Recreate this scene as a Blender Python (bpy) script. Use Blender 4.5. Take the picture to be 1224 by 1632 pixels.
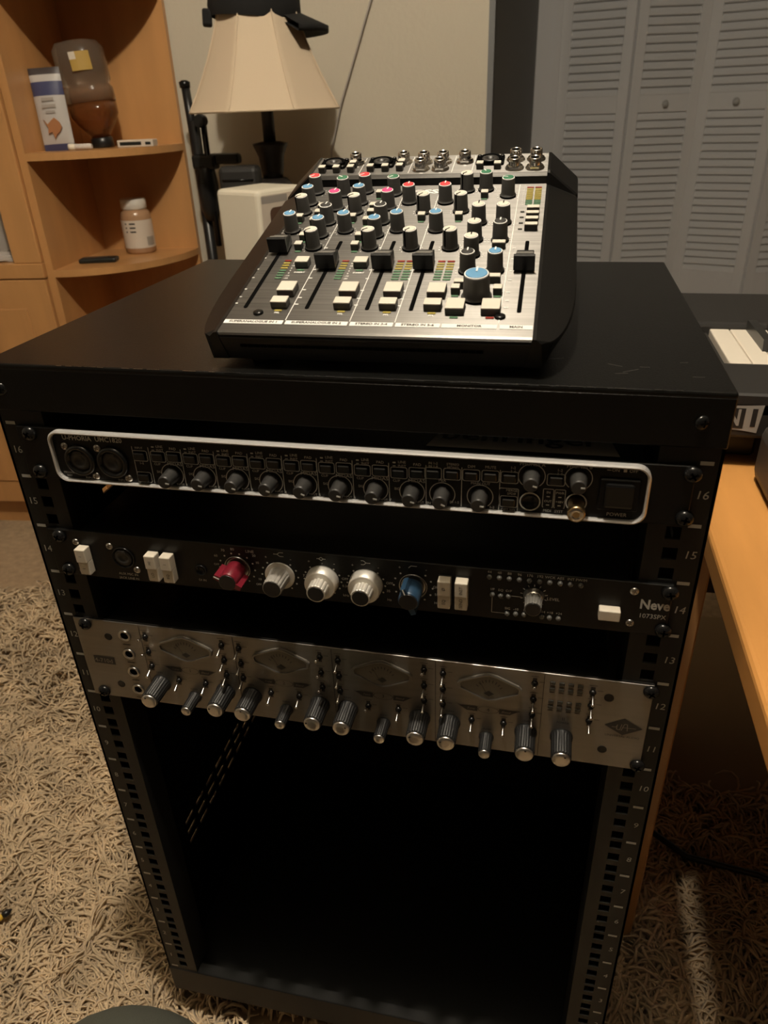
import bpy, bmesh, math, random
import numpy as np
from mathutils import Matrix, Vector, Euler
random.seed(7); PI = math.pi
for o in list(bpy.data.objects): bpy.data.objects.remove(o, do_unlink=True)
scene = bpy.context.scene; COL = scene.collection

# ------------------------------------------------------------------ camera
cd = bpy.data.cameras.new('camera'); cam = bpy.data.objects.new('camera', cd); COL.objects.link(cam)
cam.location = (0.14085, -0.43639, 1.03958); cam.rotation_euler = (1.06166, 0.03389, 0.21769)
cd.sensor_fit = 'VERTICAL'; cd.sensor_height = 36.0; cd.lens = 36.0 * 1164.5 / 1632.0
cd.clip_start = 0.01; cd.dof.use_dof = True; cd.dof.focus_distance = 0.62; cd.dof.aperture_fstop = 13.0
scene.camera = cam
# ------------------------------------------------------------------ world, ceiling lamp, exposure
wd = bpy.data.worlds.new('world'); scene.world = wd; wd.use_nodes = True
wd.node_tree.nodes['Background'].inputs[0].default_value = (1, .82, .6, 1)
wd.node_tree.nodes['Background'].inputs[1].default_value = 0.01
LIGHT_POS = (0.0, -0.135, 2.33); LIGHT_WATTS = 84.0
vs = scene.view_settings; vs.view_transform = 'Standard'; vs.look = 'None'; vs.gamma = 1.0
vs.use_curve_mapping = False; vs.exposure = 0.0

# ------------------------------------------------------------------ materials
def mat(name, col, rough=.5, metal=0., spec=.5, bump=0., bscale=60., var=0., vscale=8., stretch=(1,1,1), coat=0., trans=0., emit=0., aniso=0., tangent=None, ior=1.45, sheen=0., vcol=None):
    m = bpy.data.materials.new(name); m.use_nodes = True; nt = m.node_tree; N = nt.nodes; L = nt.links
    b = N['Principled BSDF']; b.inputs['Base Color'].default_value = (*col, 1)
    b.inputs['Roughness'].default_value = rough; b.inputs['Metallic'].default_value = metal
    b.inputs['Specular IOR Level'].default_value = spec; b.inputs['Coat Weight'].default_value = coat
    b.inputs['Transmission Weight'].default_value = trans; b.inputs['IOR'].default_value = ior
    b.inputs['Sheen Weight'].default_value = sheen
    if emit: b.inputs['Emission Color'].default_value = (*col, 1); b.inputs['Emission Strength'].default_value = emit
    if aniso:
        b.inputs['Anisotropic'].default_value = aniso
        if tangent:
            c = N.new('ShaderNodeCombineXYZ')
            for i in range(3): c.inputs[i].default_value = tangent[i]
            L.new(c.outputs[0], b.inputs['Tangent'])
    if bump or var:
        tc = N.new('ShaderNodeTexCoord'); mp = N.new('ShaderNodeMapping'); mp.inputs['Scale'].default_value = stretch
        L.new(tc.outputs['Object'], mp.inputs[0])
    if bump:
        n = N.new('ShaderNodeTexNoise'); n.inputs['Scale'].default_value = bscale; n.inputs['Detail'].default_value = 3
        L.new(mp.outputs[0], n.inputs[0]); bp = N.new('ShaderNodeBump'); bp.inputs['Strength'].default_value = bump
        bp.inputs['Distance'].default_value = .002; L.new(n.outputs[0], bp.inputs['Height']); L.new(bp.outputs[0], b.inputs['Normal'])
    if var:
        n = N.new('ShaderNodeTexNoise'); n.inputs['Scale'].default_value = vscale; n.inputs['Detail'].default_value = 6
        L.new(mp.outputs[0], n.inputs[0]); r = N.new('ShaderNodeValToRGB')
        c2 = vcol if vcol else tuple(min(1, x*(1+var)) for x in col); c1 = tuple(x*(1-var) for x in col)
        r.color_ramp.elements[0].position = .3; r.color_ramp.elements[1].position = .7
        r.color_ramp.elements[0].color = (*c1, 1); r.color_ramp.elements[1].color = (*c2, 1)
        L.new(n.outputs[0], r.inputs[0]); L.new(r.outputs[0], b.inputs['Base Color'])
    return m

MXP = .26962; MXY = .01069                       # mixer pitch, yaw
tan_mixer = (-math.sin(MXY)*math.cos(MXP), math.cos(MXY)*math.cos(MXP), math.sin(MXP))
M = dict(
 rack=mat('black_powder_coat', (.0045,.0045,.0042), .30, spec=.28, bump=.12, bscale=900),
 rack_in=mat('black_steel_inside', (.008,.008,.008), .6),
 rail=mat('rail_steel', (.008,.0078,.007), .5, spec=.35),
 rprint=mat('rail_print', (.42,.42,.40), .6),
 screw=mat('black_screw', (.02,.02,.02), .22, .6),
 chrome=mat('chrome', (.75,.73,.70), .16, 1.),
 nickel=mat('nickel', (.55,.53,.50), .3, 1.),
 ublack=mat('interface_black', (.003,.003,.003), .4, spec=.3),
 ubezel=mat('satin_aluminium_bezel', (.70,.69,.68), .42, .6),
 uknob=mat('black_rubber', (.028,.027,.026), .42),
 uprint=mat('grey_print', (.50,.50,.48), .6),
 ulabel=mat('pale_case_label', (.75,.75,.74), .6),
 gloss=mat('gloss_black', (.006,.006,.006), .18),
 nblack=mat('strip_black', (.004,.004,.0038), .38, spec=.35),
 cream=mat('cream_plastic', (.66,.60,.50), .42),
 red=mat('maroon_plastic', (.15,.010,.020), .3, coat=.3),
 navy=mat('navy_plastic', (.018,.045,.085), .3, coat=.3),
 kgrey=mat('grey_plastic', (.13,.125,.115), .4), kpale=mat('pale_fluted_plastic', (.30,.285,.26), .4), skirt=mat('brushed_skirt', (.72,.69,.63), .42, .5),
 kcap=mat('dark_cap', (.012,.011,.011), .3),
 silver=mat('spun_aluminium', (.62,.60,.57), .33, 1.),
 ua=mat('brushed_ua_panel', (.24,.225,.205), .36, .82, aniso=.6, tangent=(0,0,1), var=.05, vscale=6, stretch=(.3,40,40)),
 uaprint=mat('dark_engraving', (.03,.027,.024), .5),
 uaglass=mat('meter_window', (.16,.145,.12), .22),
 uaknob=mat('fluted_black', (.016,.016,.016), .38),
 mpanel=mat('brushed_mixer_panel', (.195,.189,.180), .40, .88, aniso=.88, tangent=tan_mixer, bump=.03, bscale=700, var=.22, vscale=90, stretch=(.06,6,6)),
 mbody=mat('mixer_black', (.005,.005,.0048), .40, spec=.4, bump=.05, bscale=700),
 mknob=mat('mixer_knob_grey', (.075,.073,.070), .5),
 mblack=mat('mixer_slot_black', (.002,.002,.002), .9, spec=.05),
 mwhite=mat('white_print', (.80,.79,.76), .55),
 mcream=mat('button_cream', (.62,.58,.50), .45),
 mside=mat('button_side_shaded', (.055,.052,.046), .5),  # shade on the button sides put into the colour
 c_r=mat('cap_red', (.72,.05,.06), .45), c_g=mat('cap_green', (.035,.16,.085), .45), c_b=mat('cap_blue', (.11,.28,.47), .45),
 c_p=mat('cap_pink', (.70,.06,.22), .45), c_w=mat('cap_white', (.68,.64,.55), .45), c_k=mat('cap_black', (.03,.03,.03), .45),
 ledr=mat('led_red', (.26,.035,.025), .3), ledy=mat('led_yellow', (.36,.29,.07), .3), ledg=mat('led_green', (.10,.20,.12), .3), ledk=mat('led_dark', (.05,.05,.045), .25),
 ledo=mat('led_off', (.10,.098,.09), .25),
 wall=mat('wall_paint', (.52,.475,.38), .85, bump=.35, bscale=90),
 ceil=mat('ceiling_paint', (.62,.58,.5), .9),
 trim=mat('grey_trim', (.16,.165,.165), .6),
 door=mat('white_door_paint', (.90,.90,.90), .6),
 knobw=mat('white_ceramic', (.6,.6,.57), .3),
 wood=mat('maple_veneer', (.51,.262,.098), .38, var=.13, vscale=5, stretch=(3,3,.5), coat=.15),
 woodd=mat('desk_veneer', (.58,.27,.075), .42, var=.12, vscale=7, stretch=(4,.7,4), coat=.1),
 wedge=mat('desk_edge', (.40,.20,.065), .45, var=.08, vscale=8),
 wdark=mat('dark_walnut', (.055,.024,.012), .45, var=.2, vscale=8),
 carpet=mat('flat_carpet', (.36,.26,.16), .95, var=.2, vscale=60, bump=.4, bscale=300), rugb=mat('rug_backing', (.30,.215,.125), .95),
 dwall=mat('low_bounce_wall_paint', (.14,.12,.10), .9),  # for the unseen right and rear walls, darkened to cut bounce light
 yarn=mat('shag_yarn', (.63,.48,.305), .85, var=.25, vscale=16, bump=.5, bscale=500, sheen=.2),
 shade=mat('lamp_shade_linen', (.58,.47,.34), .85, bump=.1, bscale=400),
 bronze=mat('dark_bronze', (.018,.014,.012), .45),
 hat=mat('black_cotton', (.007,.007,.007), .9, bump=.2, bscale=500),
 metalk=mat('stand_black', (.010,.010,.010), .35),
 white=mat('white_plastic', (.74,.69,.57), .5),
 label=mat('pale_label', (.62,.55,.46), .5), brown=mat('brown_print', (.10,.055,.035), .5), grey=mat('grey_print2', (.33,.30,.27), .6),
 amber=mat('amber_syrup', (.30,.12,.04), .12, trans=.75, ior=1.35), clear=mat('cloudy_plastic', (.55,.44,.33), .2, trans=.85, ior=1.25),
 yellow=mat('yellow_print', (.42,.27,.06), .5), bagw=mat('bag_white', (.46,.44,.42), .4), bagb=mat('bag_blue', (.055,.06,.13), .4), bagd=mat('bag_dark', (.045,.035,.035), .4), fish=mat('bag_orange', (.35,.15,.06), .5),
 jar=mat('jar_contents', (.42,.25,.14), .25, coat=.5), lid=mat('jar_lid', (.75,.71,.63), .5),
 remote=mat('remote_black', (.012,.014,.012), .4), paper=mat('paper', (.60,.55,.5), .7),
 kbody=mat('keyboard_black', (.022,.021,.020), .5), keyw=mat('ivory_key', (.76,.70,.60), .35), keyk=mat('black_key', (.020,.020,.019), .3), banner=mat('grey_sticker', (.36,.34,.31), .5),
 spk=mat('speaker_grey', (.045,.04,.035), .5), trous=mat('olive_trousers', (.055,.058,.045), .9, bump=.2, bscale=900),
 gold=mat('gold_plug', (.48,.36,.20), .28, 1.), bityel=mat('yellow_plastic', (.75,.48,.06), .4), glow=mat('lamp_glass', (1,.85,.6), .4, emit=6.),
)

# ------------------------------------------------------------------ mesh helpers
I4 = Matrix.Identity(4)
def T(x, y, z): return Matrix.Translation((x, y, z))
def RX(a): return Matrix.Rotation(a, 4, 'X')
def RY(a): return Matrix.Rotation(a, 4, 'Y')
def RZ(a): return Matrix.Rotation(a, 4, 'Z')
FRONT = RX(PI/2)                                   # local z -> -y, local y -> up
class MB:
    def __init__(s): s.v = []; s.f = []; s.m = []; s.sm = []
    def add(s, vs, fs, M=I4, mi=0, smooth=False):
        k = len(s.v)
        s.v += [tuple(M @ Vector(p)) for p in vs] if M is not I4 else [tuple(p) for p in vs]
        for f in fs: s.f.append([i+k for i in f]); s.m.append(mi); s.sm.append(smooth)
        return s
    def box(s, x0, x1, y0, y1, z0, z1, M=I4, mi=0):
        return s.add([(x0,y0,z0),(x1,y0,z0),(x1,y1,z0),(x0,y1,z0),(x0,y0,z1),(x1,y0,z1),(x1,y1,z1),(x0,y1,z1)],
            [(3,2,1,0),(4,5,6,7),(0,1,5,4),(1,2,6,5),(2,3,7,6),(3,0,4,7)], M, mi)
    def rbox(s, x0, x1, y0, y1, z0, z1, r=.001, seg=2, M=I4, mi=0, smooth=True):
        bm = bmesh.new(); bmesh.ops.create_cube(bm, size=1)
        for v in bm.verts: v.co = ((x0+x1)/2+v.co.x*(x1-x0), (y0+y1)/2+v.co.y*(y1-y0), (z0+z1)/2+v.co.z*(z1-z0))
        bmesh.ops.bevel(bm, geom=bm.edges[:], offset=r, segments=seg, profile=.5, affect='EDGES')
        bm.verts.index_update()
        s.add([v.co[:] for v in bm.verts], [[v.index for v in f.verts] for f in bm.faces], M, mi, False); bm.free(); return s
    def lathe(s, prof, n=24, M=I4, mi=0, smooth=True, fn=None, cap0=True, cap1=True):
        vs = []; fs = []
        for j, (r, z) in enumerate(prof):
            for i in range(n):
                a = 2*PI*i/n; rr = r*(fn(a, j) if fn else 1); vs.append((rr*math.cos(a), rr*math.sin(a), z))
        for j in range(len(prof)-1):
            for i in range(n): fs.append((j*n+i, j*n+(i+1) % n, (j+1)*n+(i+1) % n, (j+1)*n+i))
        if cap0: fs.append(tuple(reversed(range(n))))
        if cap1: k = (len(prof)-1)*n; fs.append(tuple(range(k, k+n)))
        k = len(s.f); s.add(vs, fs, M, mi, smooth)
        if cap0: s.sm[len(s.f)-1-(1 if cap1 else 0)] = False
        if cap1: s.sm[len(s.f)-1] = False
        return s
    def prism(s, poly, z0, z1, M=I4, mi=0):
        n = len(poly)
        return s.add([(x,y,z0) for x,y in poly]+[(x,y,z1) for x,y in poly],
            [tuple(reversed(range(n))), tuple(range(n,2*n))]+[(i,(i+1)%n,n+(i+1)%n,n+i) for i in range(n)], M, mi)
    def flat(s, poly, z=0., M=I4, mi=0): return s.add([(x,y,z) for x,y in poly], [tuple(range(len(poly)))], M, mi)
    def rect(s, x0, x1, y0, y1, z=0., M=I4, mi=0): return s.flat([(x0,y0),(x1,y0),(x1,y1),(x0,y1)], z, M, mi)
    def stroke(s, pts, w, z=0., M=I4, mi=0):
        for (a, b), (c, d) in zip(pts, pts[1:]):
            l = math.hypot(c-a, d-b) or 1; nx, ny = -(d-b)/l*w/2, (c-a)/l*w/2
            s.flat([(a-nx,b-ny),(c-nx,d-ny),(c+nx,d+ny),(a+nx,b+ny)], z, M, mi)
        return s
    def ring(s, r0, r1, n=24, z=0., M=I4, mi=0, a0=0., a1=2*PI):
        vs = []; 
        for i in range(n+1):
            a = a0+(a1-a0)*i/n; vs += [(r0*math.cos(a), r0*math.sin(a), z), (r1*math.cos(a), r1*math.sin(a), z)]
        return s.add(vs, [(2*i, 2*i+1, 2*i+3, 2*i+2) for i in range(n)], M, mi)
    def tube(s, path, r, n=8, mi=0, closed=False, M=I4):
        P = [Vector(p) for p in path]; vs = []; fs = []; m = len(P); up = None
        for i, p in enumerate(P):
            if closed: t = P[(i+1) % m]-P[i-1]
            else: t = P[min(i+1, m-1)]-P[max(i-1, 0)]
            t.normalize()
            if up is None: up = Vector((0,0,1)) if abs(t.z) < .9 else Vector((1,0,0))
            a = t.cross(up).normalized(); b = a.cross(t).normalized(); up = b
            rr = r[i] if isinstance(r, (list, tuple)) else r
            for k in range(n): an = 2*PI*k/n; vs.append(tuple(p+a*math.cos(an)*rr+b*math.sin(an)*rr))
        for i in range(m if closed else m-1):
            j = (i+1) % m
            for k in range(n): fs.append((i*n+k, i*n+(k+1) % n, j*n+(k+1) % n, j*n+k))
        if not closed: fs += [tuple(reversed(range(n))), tuple(range((m-1)*n, m*n))]
        return s.add(vs, fs, M, mi, True)
    def text(s, txt, size, x, y, M=I4, mi=0, align='CENTER', z=0., shear=0., sx=1., bold=0.):
        cu = bpy.data.curves.new('t', 'FONT'); cu.body = txt; cu.size = size; cu.align_x = align; cu.align_y = 'CENTER'
        cu.resolution_u = 2; cu.shear = shear; cu.offset = bold
        ob = bpy.data.objects.new('t', cu); me = bpy.data.meshes.new_from_object(ob)
        s.add([(v.co.x*sx+x, v.co.y+y, z) for v in me.vertices], [tuple(p.vertices) for p in me.polygons], M, mi)
        bpy.data.objects.remove(ob); bpy.data.curves.remove(cu); bpy.data.meshes.remove(me); return s
    def plate(s, us, vs_, holes, w0, w1, M=I4, mi=0):
        """slab in the local x-y plane between z=w0 and w1, split on a grid; holes = set of (i,j) cells left open"""
        for i in range(len(us)-1):
            for j in range(len(vs_)-1):
                if (i, j) not in holes: s.box(us[i], us[i+1], vs_[j], vs_[j+1], w0, w1, M, mi)
        return s
    def mesh(s, name, mats):
        me = bpy.data.meshes.new(name); me.from_pydata(s.v, [], s.f)
        for m in (mats if isinstance(mats, (list, tuple)) else [mats]): me.materials.append(m)
        me.polygons.foreach_set('material_index', s.m); me.polygons.foreach_set('use_smooth', s.sm); me.update(); return me
def obj(name, data, mats=None, parent=None, loc=(0,0,0), rot=(0,0,0)):
    if isinstance(data, MB): data = data.mesh(name, mats)
    o = bpy.data.objects.new(name, data); COL.objects.link(o); o.location = loc; o.rotation_euler = rot
    if parent: o.parent = parent
    return o
def empty(name, loc=(0,0,0), rot=(0,0,0)):
    o = bpy.data.objects.new(name, None); COL.objects.link(o); o.location = loc; o.rotation_euler = rot; o.empty_display_size = .05; return o
def tag(o, label, cat, group=None, kind=None):
    o['label'] = label; o['category'] = cat
    if group: o['group'] = group
    if kind: o['kind'] = kind
    return o
def struct(o): o['kind'] = 'structure'; return o
def rrect(x0, x1, y0, y1, r, n=6):
    pts = []
    for cx, cy, a0 in ((x1-r,y0+r,-PI/2),(x1-r,y1-r,0),(x0+r,y1-r,PI/2),(x0+r,y0+r,PI)):
        for i in range(n+1): a = a0+PI/2*i/n; pts.append((cx+r*math.cos(a), cy+r*math.sin(a)))
    return pts

# ------------------------------------------------------------------ the room
w = Vector((.9928, .1197, 0)); nrm = Vector((.1197, -.9928, 0))          # along the back wall / out of it into the room
WROT = math.atan2(w.y, w.x); W0 = Vector((-1.08, 1.490, 0))
struct(obj('floor', MB().box(-2.6,3.0,-3.5,5.2,-.05,0), M['carpet']))
struct(obj('ceiling', MB().box(-2.6,3.0,-3.5,5.2,2.44,2.5), M['ceil']))
wend = (Vector((-.056,1.610,0))-W0).dot(w)
struct(obj('wall_back', MB().box(-1.6, wend, 0, .11, 0, 2.44), M['wall'], None, W0, (0,0,WROT)))
struct(obj('wall_left', MB().box(-2.6,-2.5,-3.4,5.2,0,2.44), M['wall']))
struct(obj('wall_right', MB().box(2.9,3.0,-3.4,5.2,0,2.44), M['dwall']))
struct(obj('wall_rear', MB().box(-2.6,3.0,-3.5,-3.4,0,2.44), M['dwall']))
struct(obj('wall_closet', MB().box(-2.6,3.0,4.5,4.6,0,2.44), M['wall']))
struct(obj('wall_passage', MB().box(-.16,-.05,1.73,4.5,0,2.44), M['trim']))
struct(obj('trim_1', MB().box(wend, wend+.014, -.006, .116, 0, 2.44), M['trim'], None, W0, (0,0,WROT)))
struct(obj('trim_2', MB().box(-.05,.072,4.20,4.5,0,2.44).box(.04,.075,4.185,4.22,0,2.06), M['door']))
# folding louvred closet doors: every slat a piece of its own
slat_me = MB().box(-.128,.128,-.003,.003,-.023,.023).mesh('slat', M['door'])
P = [(.075,4.215),(.44,4.125),(.80,4.212),(1.164,4.095),(1.53,4.19)]
for i in range(4):
    a = Vector(P[i]); b = Vector(P[i+1]); d = b-a; L = d.length; rz = math.atan2(d.y, d.x)
    m = MB(); e = .003
    m.rbox(e,.055,-.014,.014,.012,2.03,.002,1).rbox(L-.055,L-e,-.014,.014,.012,2.03,.002,1)
    m.box(.055,L-.055,-.013,.013,.012,.15).box(.055,L-.055,-.013,.013,.955,1.035).box(.055,L-.055,-.013,.013,1.94,2.03)
    dr = struct(obj('door_%d' % (i+1), m, M['door'], None, (a.x, a.y, 0), (0,0,rz)))
    sx = (L-.10)/.256
    for z0, n, ang in ((.168,21,-.62),(1.052,23,-.62)):
        for k in range(n):
            s = obj('slat', slat_me, None, dr, (L/2, 0, z0+k*.0385), (ang,0,0)); s.scale = (sx,1,1)
    if i in (1,2):
        obj('knob', MB().lathe([(.006,0),(.006,.012),(.014,.018),(.017,.026),(.013,.033),(.004,.036)],20), M['knobw'], dr, (L*.5, -.013, .992), (PI/2,0,0))

# ------------------------------------------------------------------ ceiling lamp (out of frame, lights the room)
cl = empty('ceiling_light', (LIGHT_POS[0], LIGHT_POS[1], 2.44)); tag(cl, 'small round ceiling light fixture above the rack', 'ceiling light')
obj('canopy', MB().lathe([(.07,0),(.07,-.012),(.03,-.03),(.012,-.034)][::-1],24), M['nickel'], cl)
ld = bpy.data.lights.new('bulb', 'POINT'); ld.energy = LIGHT_WATTS; ld.color = (1,.89,.73); ld.shadow_soft_size = .035
lo = bpy.data.objects.new('bulb', ld); COL.objects.link(lo); lo.parent = cl; lo.location = (0,0,LIGHT_POS[2]-2.44)

# ------------------------------------------------------------------ equipment rack
XC = -.0045; U = .04445; Z0 = .13; HW = .2535; DEP = .389; RTOP = .888; RBOT = .078
rack = empty('equipment_rack', (XC,0,0)); tag(rack, 'black sixteen-unit steel rack cabinet with numbered rails, standing on the carpet', 'rack')
m = MB().rbox(-HW,HW,-.004,DEP,RTOP-.004,RTOP,.0015,2).rbox(-HW,HW,-.004,-.002,.8525,RTOP-.003,.0008,1)
m.box(-HW,-HW+.002,0,DEP,.855,RTOP-.003).box(HW-.002,HW,0,DEP,.855,RTOP-.003)
obj('top_cover', m, M['rack'], rack)
m = MB()                                                     # scratches and worn paint on the top
for x,y,a,l in ((.187,.040,-.5,.010),(.196,.030,.6,.012),(.190,.024,.2,.008),(.205,.038,0,.006),(.150,.05,.3,.01),(.235,.022,0,.007),(.23,.05,.1,.005)):
    m.add([(-l/2,-.0003,0),(l/2,-.0003,0),(l/2,.0003,0),(-l/2,.0003,0)],[(0,1,2,3)],T(x,y,RTOP+.00012)@RZ(a))
for k in range(60):
    x = random.uniform(-.19,.23); l = random.uniform(.001,.004); m.add([(-l,-.0002,0),(l,-.0002,0),(l,.0003,0),(-l,.0003,0)],[(0,1,2,3)],T(x,-.0035,RTOP+.00008))
obj('worn_paint', m, M['nickel'], rack)['kind'] = 'stuff'
# side panels with rows of ventilation slots
ys = [0,.095]; hs = set()
for k in range(8): ys += [.095+.030*k+.021, .095+.030*k+.030]
ys.append(DEP); zs = [RBOT, .225]; groups = [.229,.2465,.264,.7305,.748,.7655]
zz = [RBOT]
for g in groups: zz += [g, g+.0055]
zz.append(.856)
for gi in range(len(groups)):
    for k in range(8): hs.add((1+2*k, 1+2*gi))
pm = MB().plate(ys, zz, hs, -.001, .001, Matrix(((0,0,1,0),(1,0,0,0),(0,1,0,0),(0,0,0,1)))).mesh('side_panel', M['rack'])
obj('side_panel', pm, None, rack, (-HW+.001,0,0)); obj('side_panel', pm, None, rack, (HW-.001,0,0))
obj('back_panel', MB().box(-HW+.002,HW-.002,DEP-.002,DEP,RBOT,.856), M['rack_in'], rack)
obj('base', MB().rbox(-HW,HW,0,DEP,RBOT,RBOT+.003,.001,1).rbox(-HW,HW,-.001,.001,RBOT,.1235,.0006,1).box(-HW,HW,0,.012,.1215,.1235), M['rail'], rack)
# rails with square holes, tick marks and unit numbers
for sgn in (-1, 1):
    us = [.2175,.2278,.2372,HW-.0015]; vz = [RBOT+.045]; hs = set()
    for k in range(16):
        for q in (6.35,22.2,38.1):
            vz += [Z0+k*U+q/1000-.0047, Z0+k*U+q/1000+.0047]; hs.add((1, len(vz)-2))
    vz.append(.8525)
    mx = Matrix.Scale(sgn,4,(1,0,0))@FRONT
    m = MB().plate(us, vz, hs, -.0018, 0, mx); m.box(*( (.2160,.2176) if sgn > 0 else (-.2176,-.2160) ), 0, .03, RBOT+.045, .8525)
    m.box(*sorted((sgn*(HW-.002), sgn*HW)), 0,.03,RBOT+.04,.856)
    r = obj('rail', m, M['rail'], rack)
    m = MB()
    for k in range(17):
        zc = Z0+k*U; m.rect(sgn*.2445-.004, sgn*.2445+.004, zc-.0013, zc+.0013, .0004, FRONT)
        if k < 16: m.text(str(k+1), .0084, sgn*.2452, zc+U/2, FRONT, z=.0004, shear=.12 if sgn > 0 else 0)
    obj('rail_marking', m, M['rprint'], r)
def screw_mesh(r, h, name, mats, slot=True):
    m = MB().lathe([(r,0),(r,h*.25),(r*.86,h*.62),(r*.55,h*.9),(r*.3,h)],16)
    if slot:
        m.box(-r*.5,r*.5,-r*.11,r*.11,h*.9,h*1.0,mi=1).box(-r*.11,r*.11,-r*.5,r*.5,h*.9,h*1.0,mi=1)
    return m.mesh(name, mats)
scr_rack = screw_mesh(.0058,.0042,'mounting_screw',[M['screw'],M['mblack']])
scr_lid = screw_mesh(.0048,.0026,'cover_screw',[M['screw'],M['mblack']])
scr_sm = screw_mesh(.0030,.0016,'panel_screw',[M['nickel'],M['mblack']])
for x in (-.2405,.2365): obj('cover_screw', scr_lid, None, rack, (x,-.004,.869), (PI/2,0,.4))
cast = MB().lathe([(.024,-.011),(.028,-.008),(.028,.008),(.024,.011)],24,T(0,0,-.049)@RY(PI/2)).mesh('caster_wheel', M['uknob'])
for x in (-.2,.2):
    for y in (.05,.34):
        c = obj('caster', MB().box(-.025,.025,-.03,.03,-.004,0).box(-.017,-.014,-.02,.02,-.05,-.004).box(.014,.017,-.02,.02,-.05,-.004), M['nickel'], rack, (x,y,RBOT))
        obj('wheel', cast, None, c)

def fluted(n, depth): return lambda a, j: 1-depth*(.5-.5*math.cos(a*n))
def mount(root, zs_, dx=.2325, y=-.003):
    for x in (-dx, dx):
        for z in zs_: obj('mounting_screw', scr_rack, None, root, (x, y, z), (PI/2, random.uniform(0,1.5), 0))
PZ = -.0052   # print height
# ------------------------------------------------------------------ 1. eight-channel audio interface (unit 16)
um = empty('audio_interface', (0,0,Z0+15*U)); tag(um, 'black audio interface with silver rounded bezel and row of knobs, top unit of rack', 'audio interface')
obj('faceplate', MB().rbox(XC-.2390,XC+.2390,-.003,0,.0008,.0432,.0006,1).prism([( x,y) for x,y in rrect(-.2145,.2075,.0025,.0418,.008)], .003, .0048, FRONT), M['ublack'], um)
obj('case', MB().box(-.215,.205,.0,.16,.0015,.0405), M['ublack'], um)
m = MB(); out = rrect(-.2155,.2085,.0016,.0428,.009); inn = rrect(-.2134,.2064,.0037,.0407,.0072); n = len(out)
vs_ = []
for (a,b),(c,d) in zip(out, inn): vs_ += [(a,b,.003),(a,b,.0074),((a+c)/2,(b+d)/2,.0082),(c,d,.0074),(c,d,.004)]
fs = []
for i in range(n):
    j = (i+1) % n
    for k in range(4): fs.append((i*5+k, j*5+k, j*5+k+1, i*5+k+1))
m.add(vs_, fs, FRONT, 0, False); obj('bezel', m, M['ubezel'], um)
TOPM = T(0,0,.0407)
lm = MB(); lm.flat([(.064,.010),(.190,.010),(.176,.085),(.082,.085)], 0, TOPM)
tl = obj('top_label', lm, M['ulabel'], um)
obj('lettering', MB().text('behringer', .026, .125, .031, T(0,0,.0410), bold=.0004, sx=1.05), M['ublack'], tl)
mount(um, (.0068,.0378))
kn = MB().lathe([(.0058,0),(.0058,.001),(.0054,.0045),(.0050,.0125),(.0046,.0138),(.0040,.0142)],48,fn=lambda a,j:1-(.07*(.5-.5*math.cos(a*24)) if 0<j<4 else 0)).mesh('gain_knob', M['uknob'])
kp = MB().box(-.0005,.0005,.0012,.0040,.0141,.01445).mesh('pointer', M['uprint'])
bt = MB().rbox(-.0042,.0042,-.0028,.0028,0,.0032,.0006,1).mesh('button', M['gloss'])
UKX = [-.1195+.0253*k for k in range(8)]
pr = MB(); PR = T(0,0,0)@FRONT
def utext(t, s, x, z, **k): pr.text(t, s, x, z, FRONT, z=-PZ, **k)
utext('U-PHORIA  UMC1820', .0052, -.180, .0372, bold=.00008)
for x in [-.1487+.0]+[-.1358+.0253*k for k in range(9)]+[.0905,.1155]: pr.rect(x-.00022,x+.00022,.0045,.0335,-PZ,FRONT)
def ubutton(x, z, frame=True):
    b = obj('button', bt, None, um, (x,-.0048,z), (PI/2,0,0))
    pr.stroke(rrect(x-.0056,x+.0056,z-.0042,z+.0040,.0012,2)+[(x+.0044,z-.0042)], .00045, -PZ, FRONT); return b
def uknob(x, z, a):
    k = obj('gain_knob', kn, None, um, (x,-.0048,z), (PI/2,a,0)); obj('pointer', kp, None, k); pr.ring(.0083,.0088,28,-PZ,T(x,0,z)@FRONT,0,-.9,PI+.9)
for k,x in enumerate(UKX):
    ubutton(x-.0094,.0266); ubutton(x+.0031,.0272); uknob(x-.0006,.0128,2.2+random.uniform(-.5,.3))
    pr.rect(x-.0135,x-.0115,.0335,.0345,-PZ,FRONT); utext('LINE',.0027,x-.0072,.0345); utext('INST',.0027,x-.0072,.0316); pr.rect(x-.0135,x-.0115,.0313,.0318,-PZ,FRONT); utext('PAD',.0028,x+.0031,.0334)
    utext('MIDAS',.0034,x+.0026,.0213,sx=1.2); utext('CLIP',.0026,x-.0112,.0205); utext('SIG',.0026,x-.0110,.0143); utext(str(k+1),.003,x+.0095,.0052); utext('INPUT',.0022,x+.0045,.0052)
ubutton(-.1432,.0264); ubutton(-.1432,.0092); utext('INPUT',.0022,-.1432,.0325); utext('1-2',.0026,-.1432,.0205); utext('3-4',.0026,-.1432,.0035)
ubutton(.0714,.0280); ubutton(.0841,.0282); uknob(.0776,.0128,2.0); utext('MIX',.003,.0776,.0230); utext('IN 1-2',.0024,.0714,.0352); utext('IN 1-8',.0024,.0714,.0328); utext('STEREO',.0024,.0845,.0352); utext('MONO',.0024,.0845,.0328); utext('IN',.0026,.0685,.0052); utext('PB 1-2',.0024,.0858,.0072)
ubutton(.0967,.0283); ubutton(.1092,.0285); uknob(.1029,.0130,1.6); utext('DIM',.0028,.0967,.0345); utext('MUTE',.0028,.1092,.0348); utext('MAIN OUT',.0026,.1029,.0225); utext('1-2',.0026,.1110,.0055)
ubutton(.1216,.0285); utext('1-2',.0026,.1236,.0355); utext('3-4',.0026,.1236,.0328); uknob(.1356,.0305,1.8); utext('PHONES A',.0034,.1356,.0388)
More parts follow.
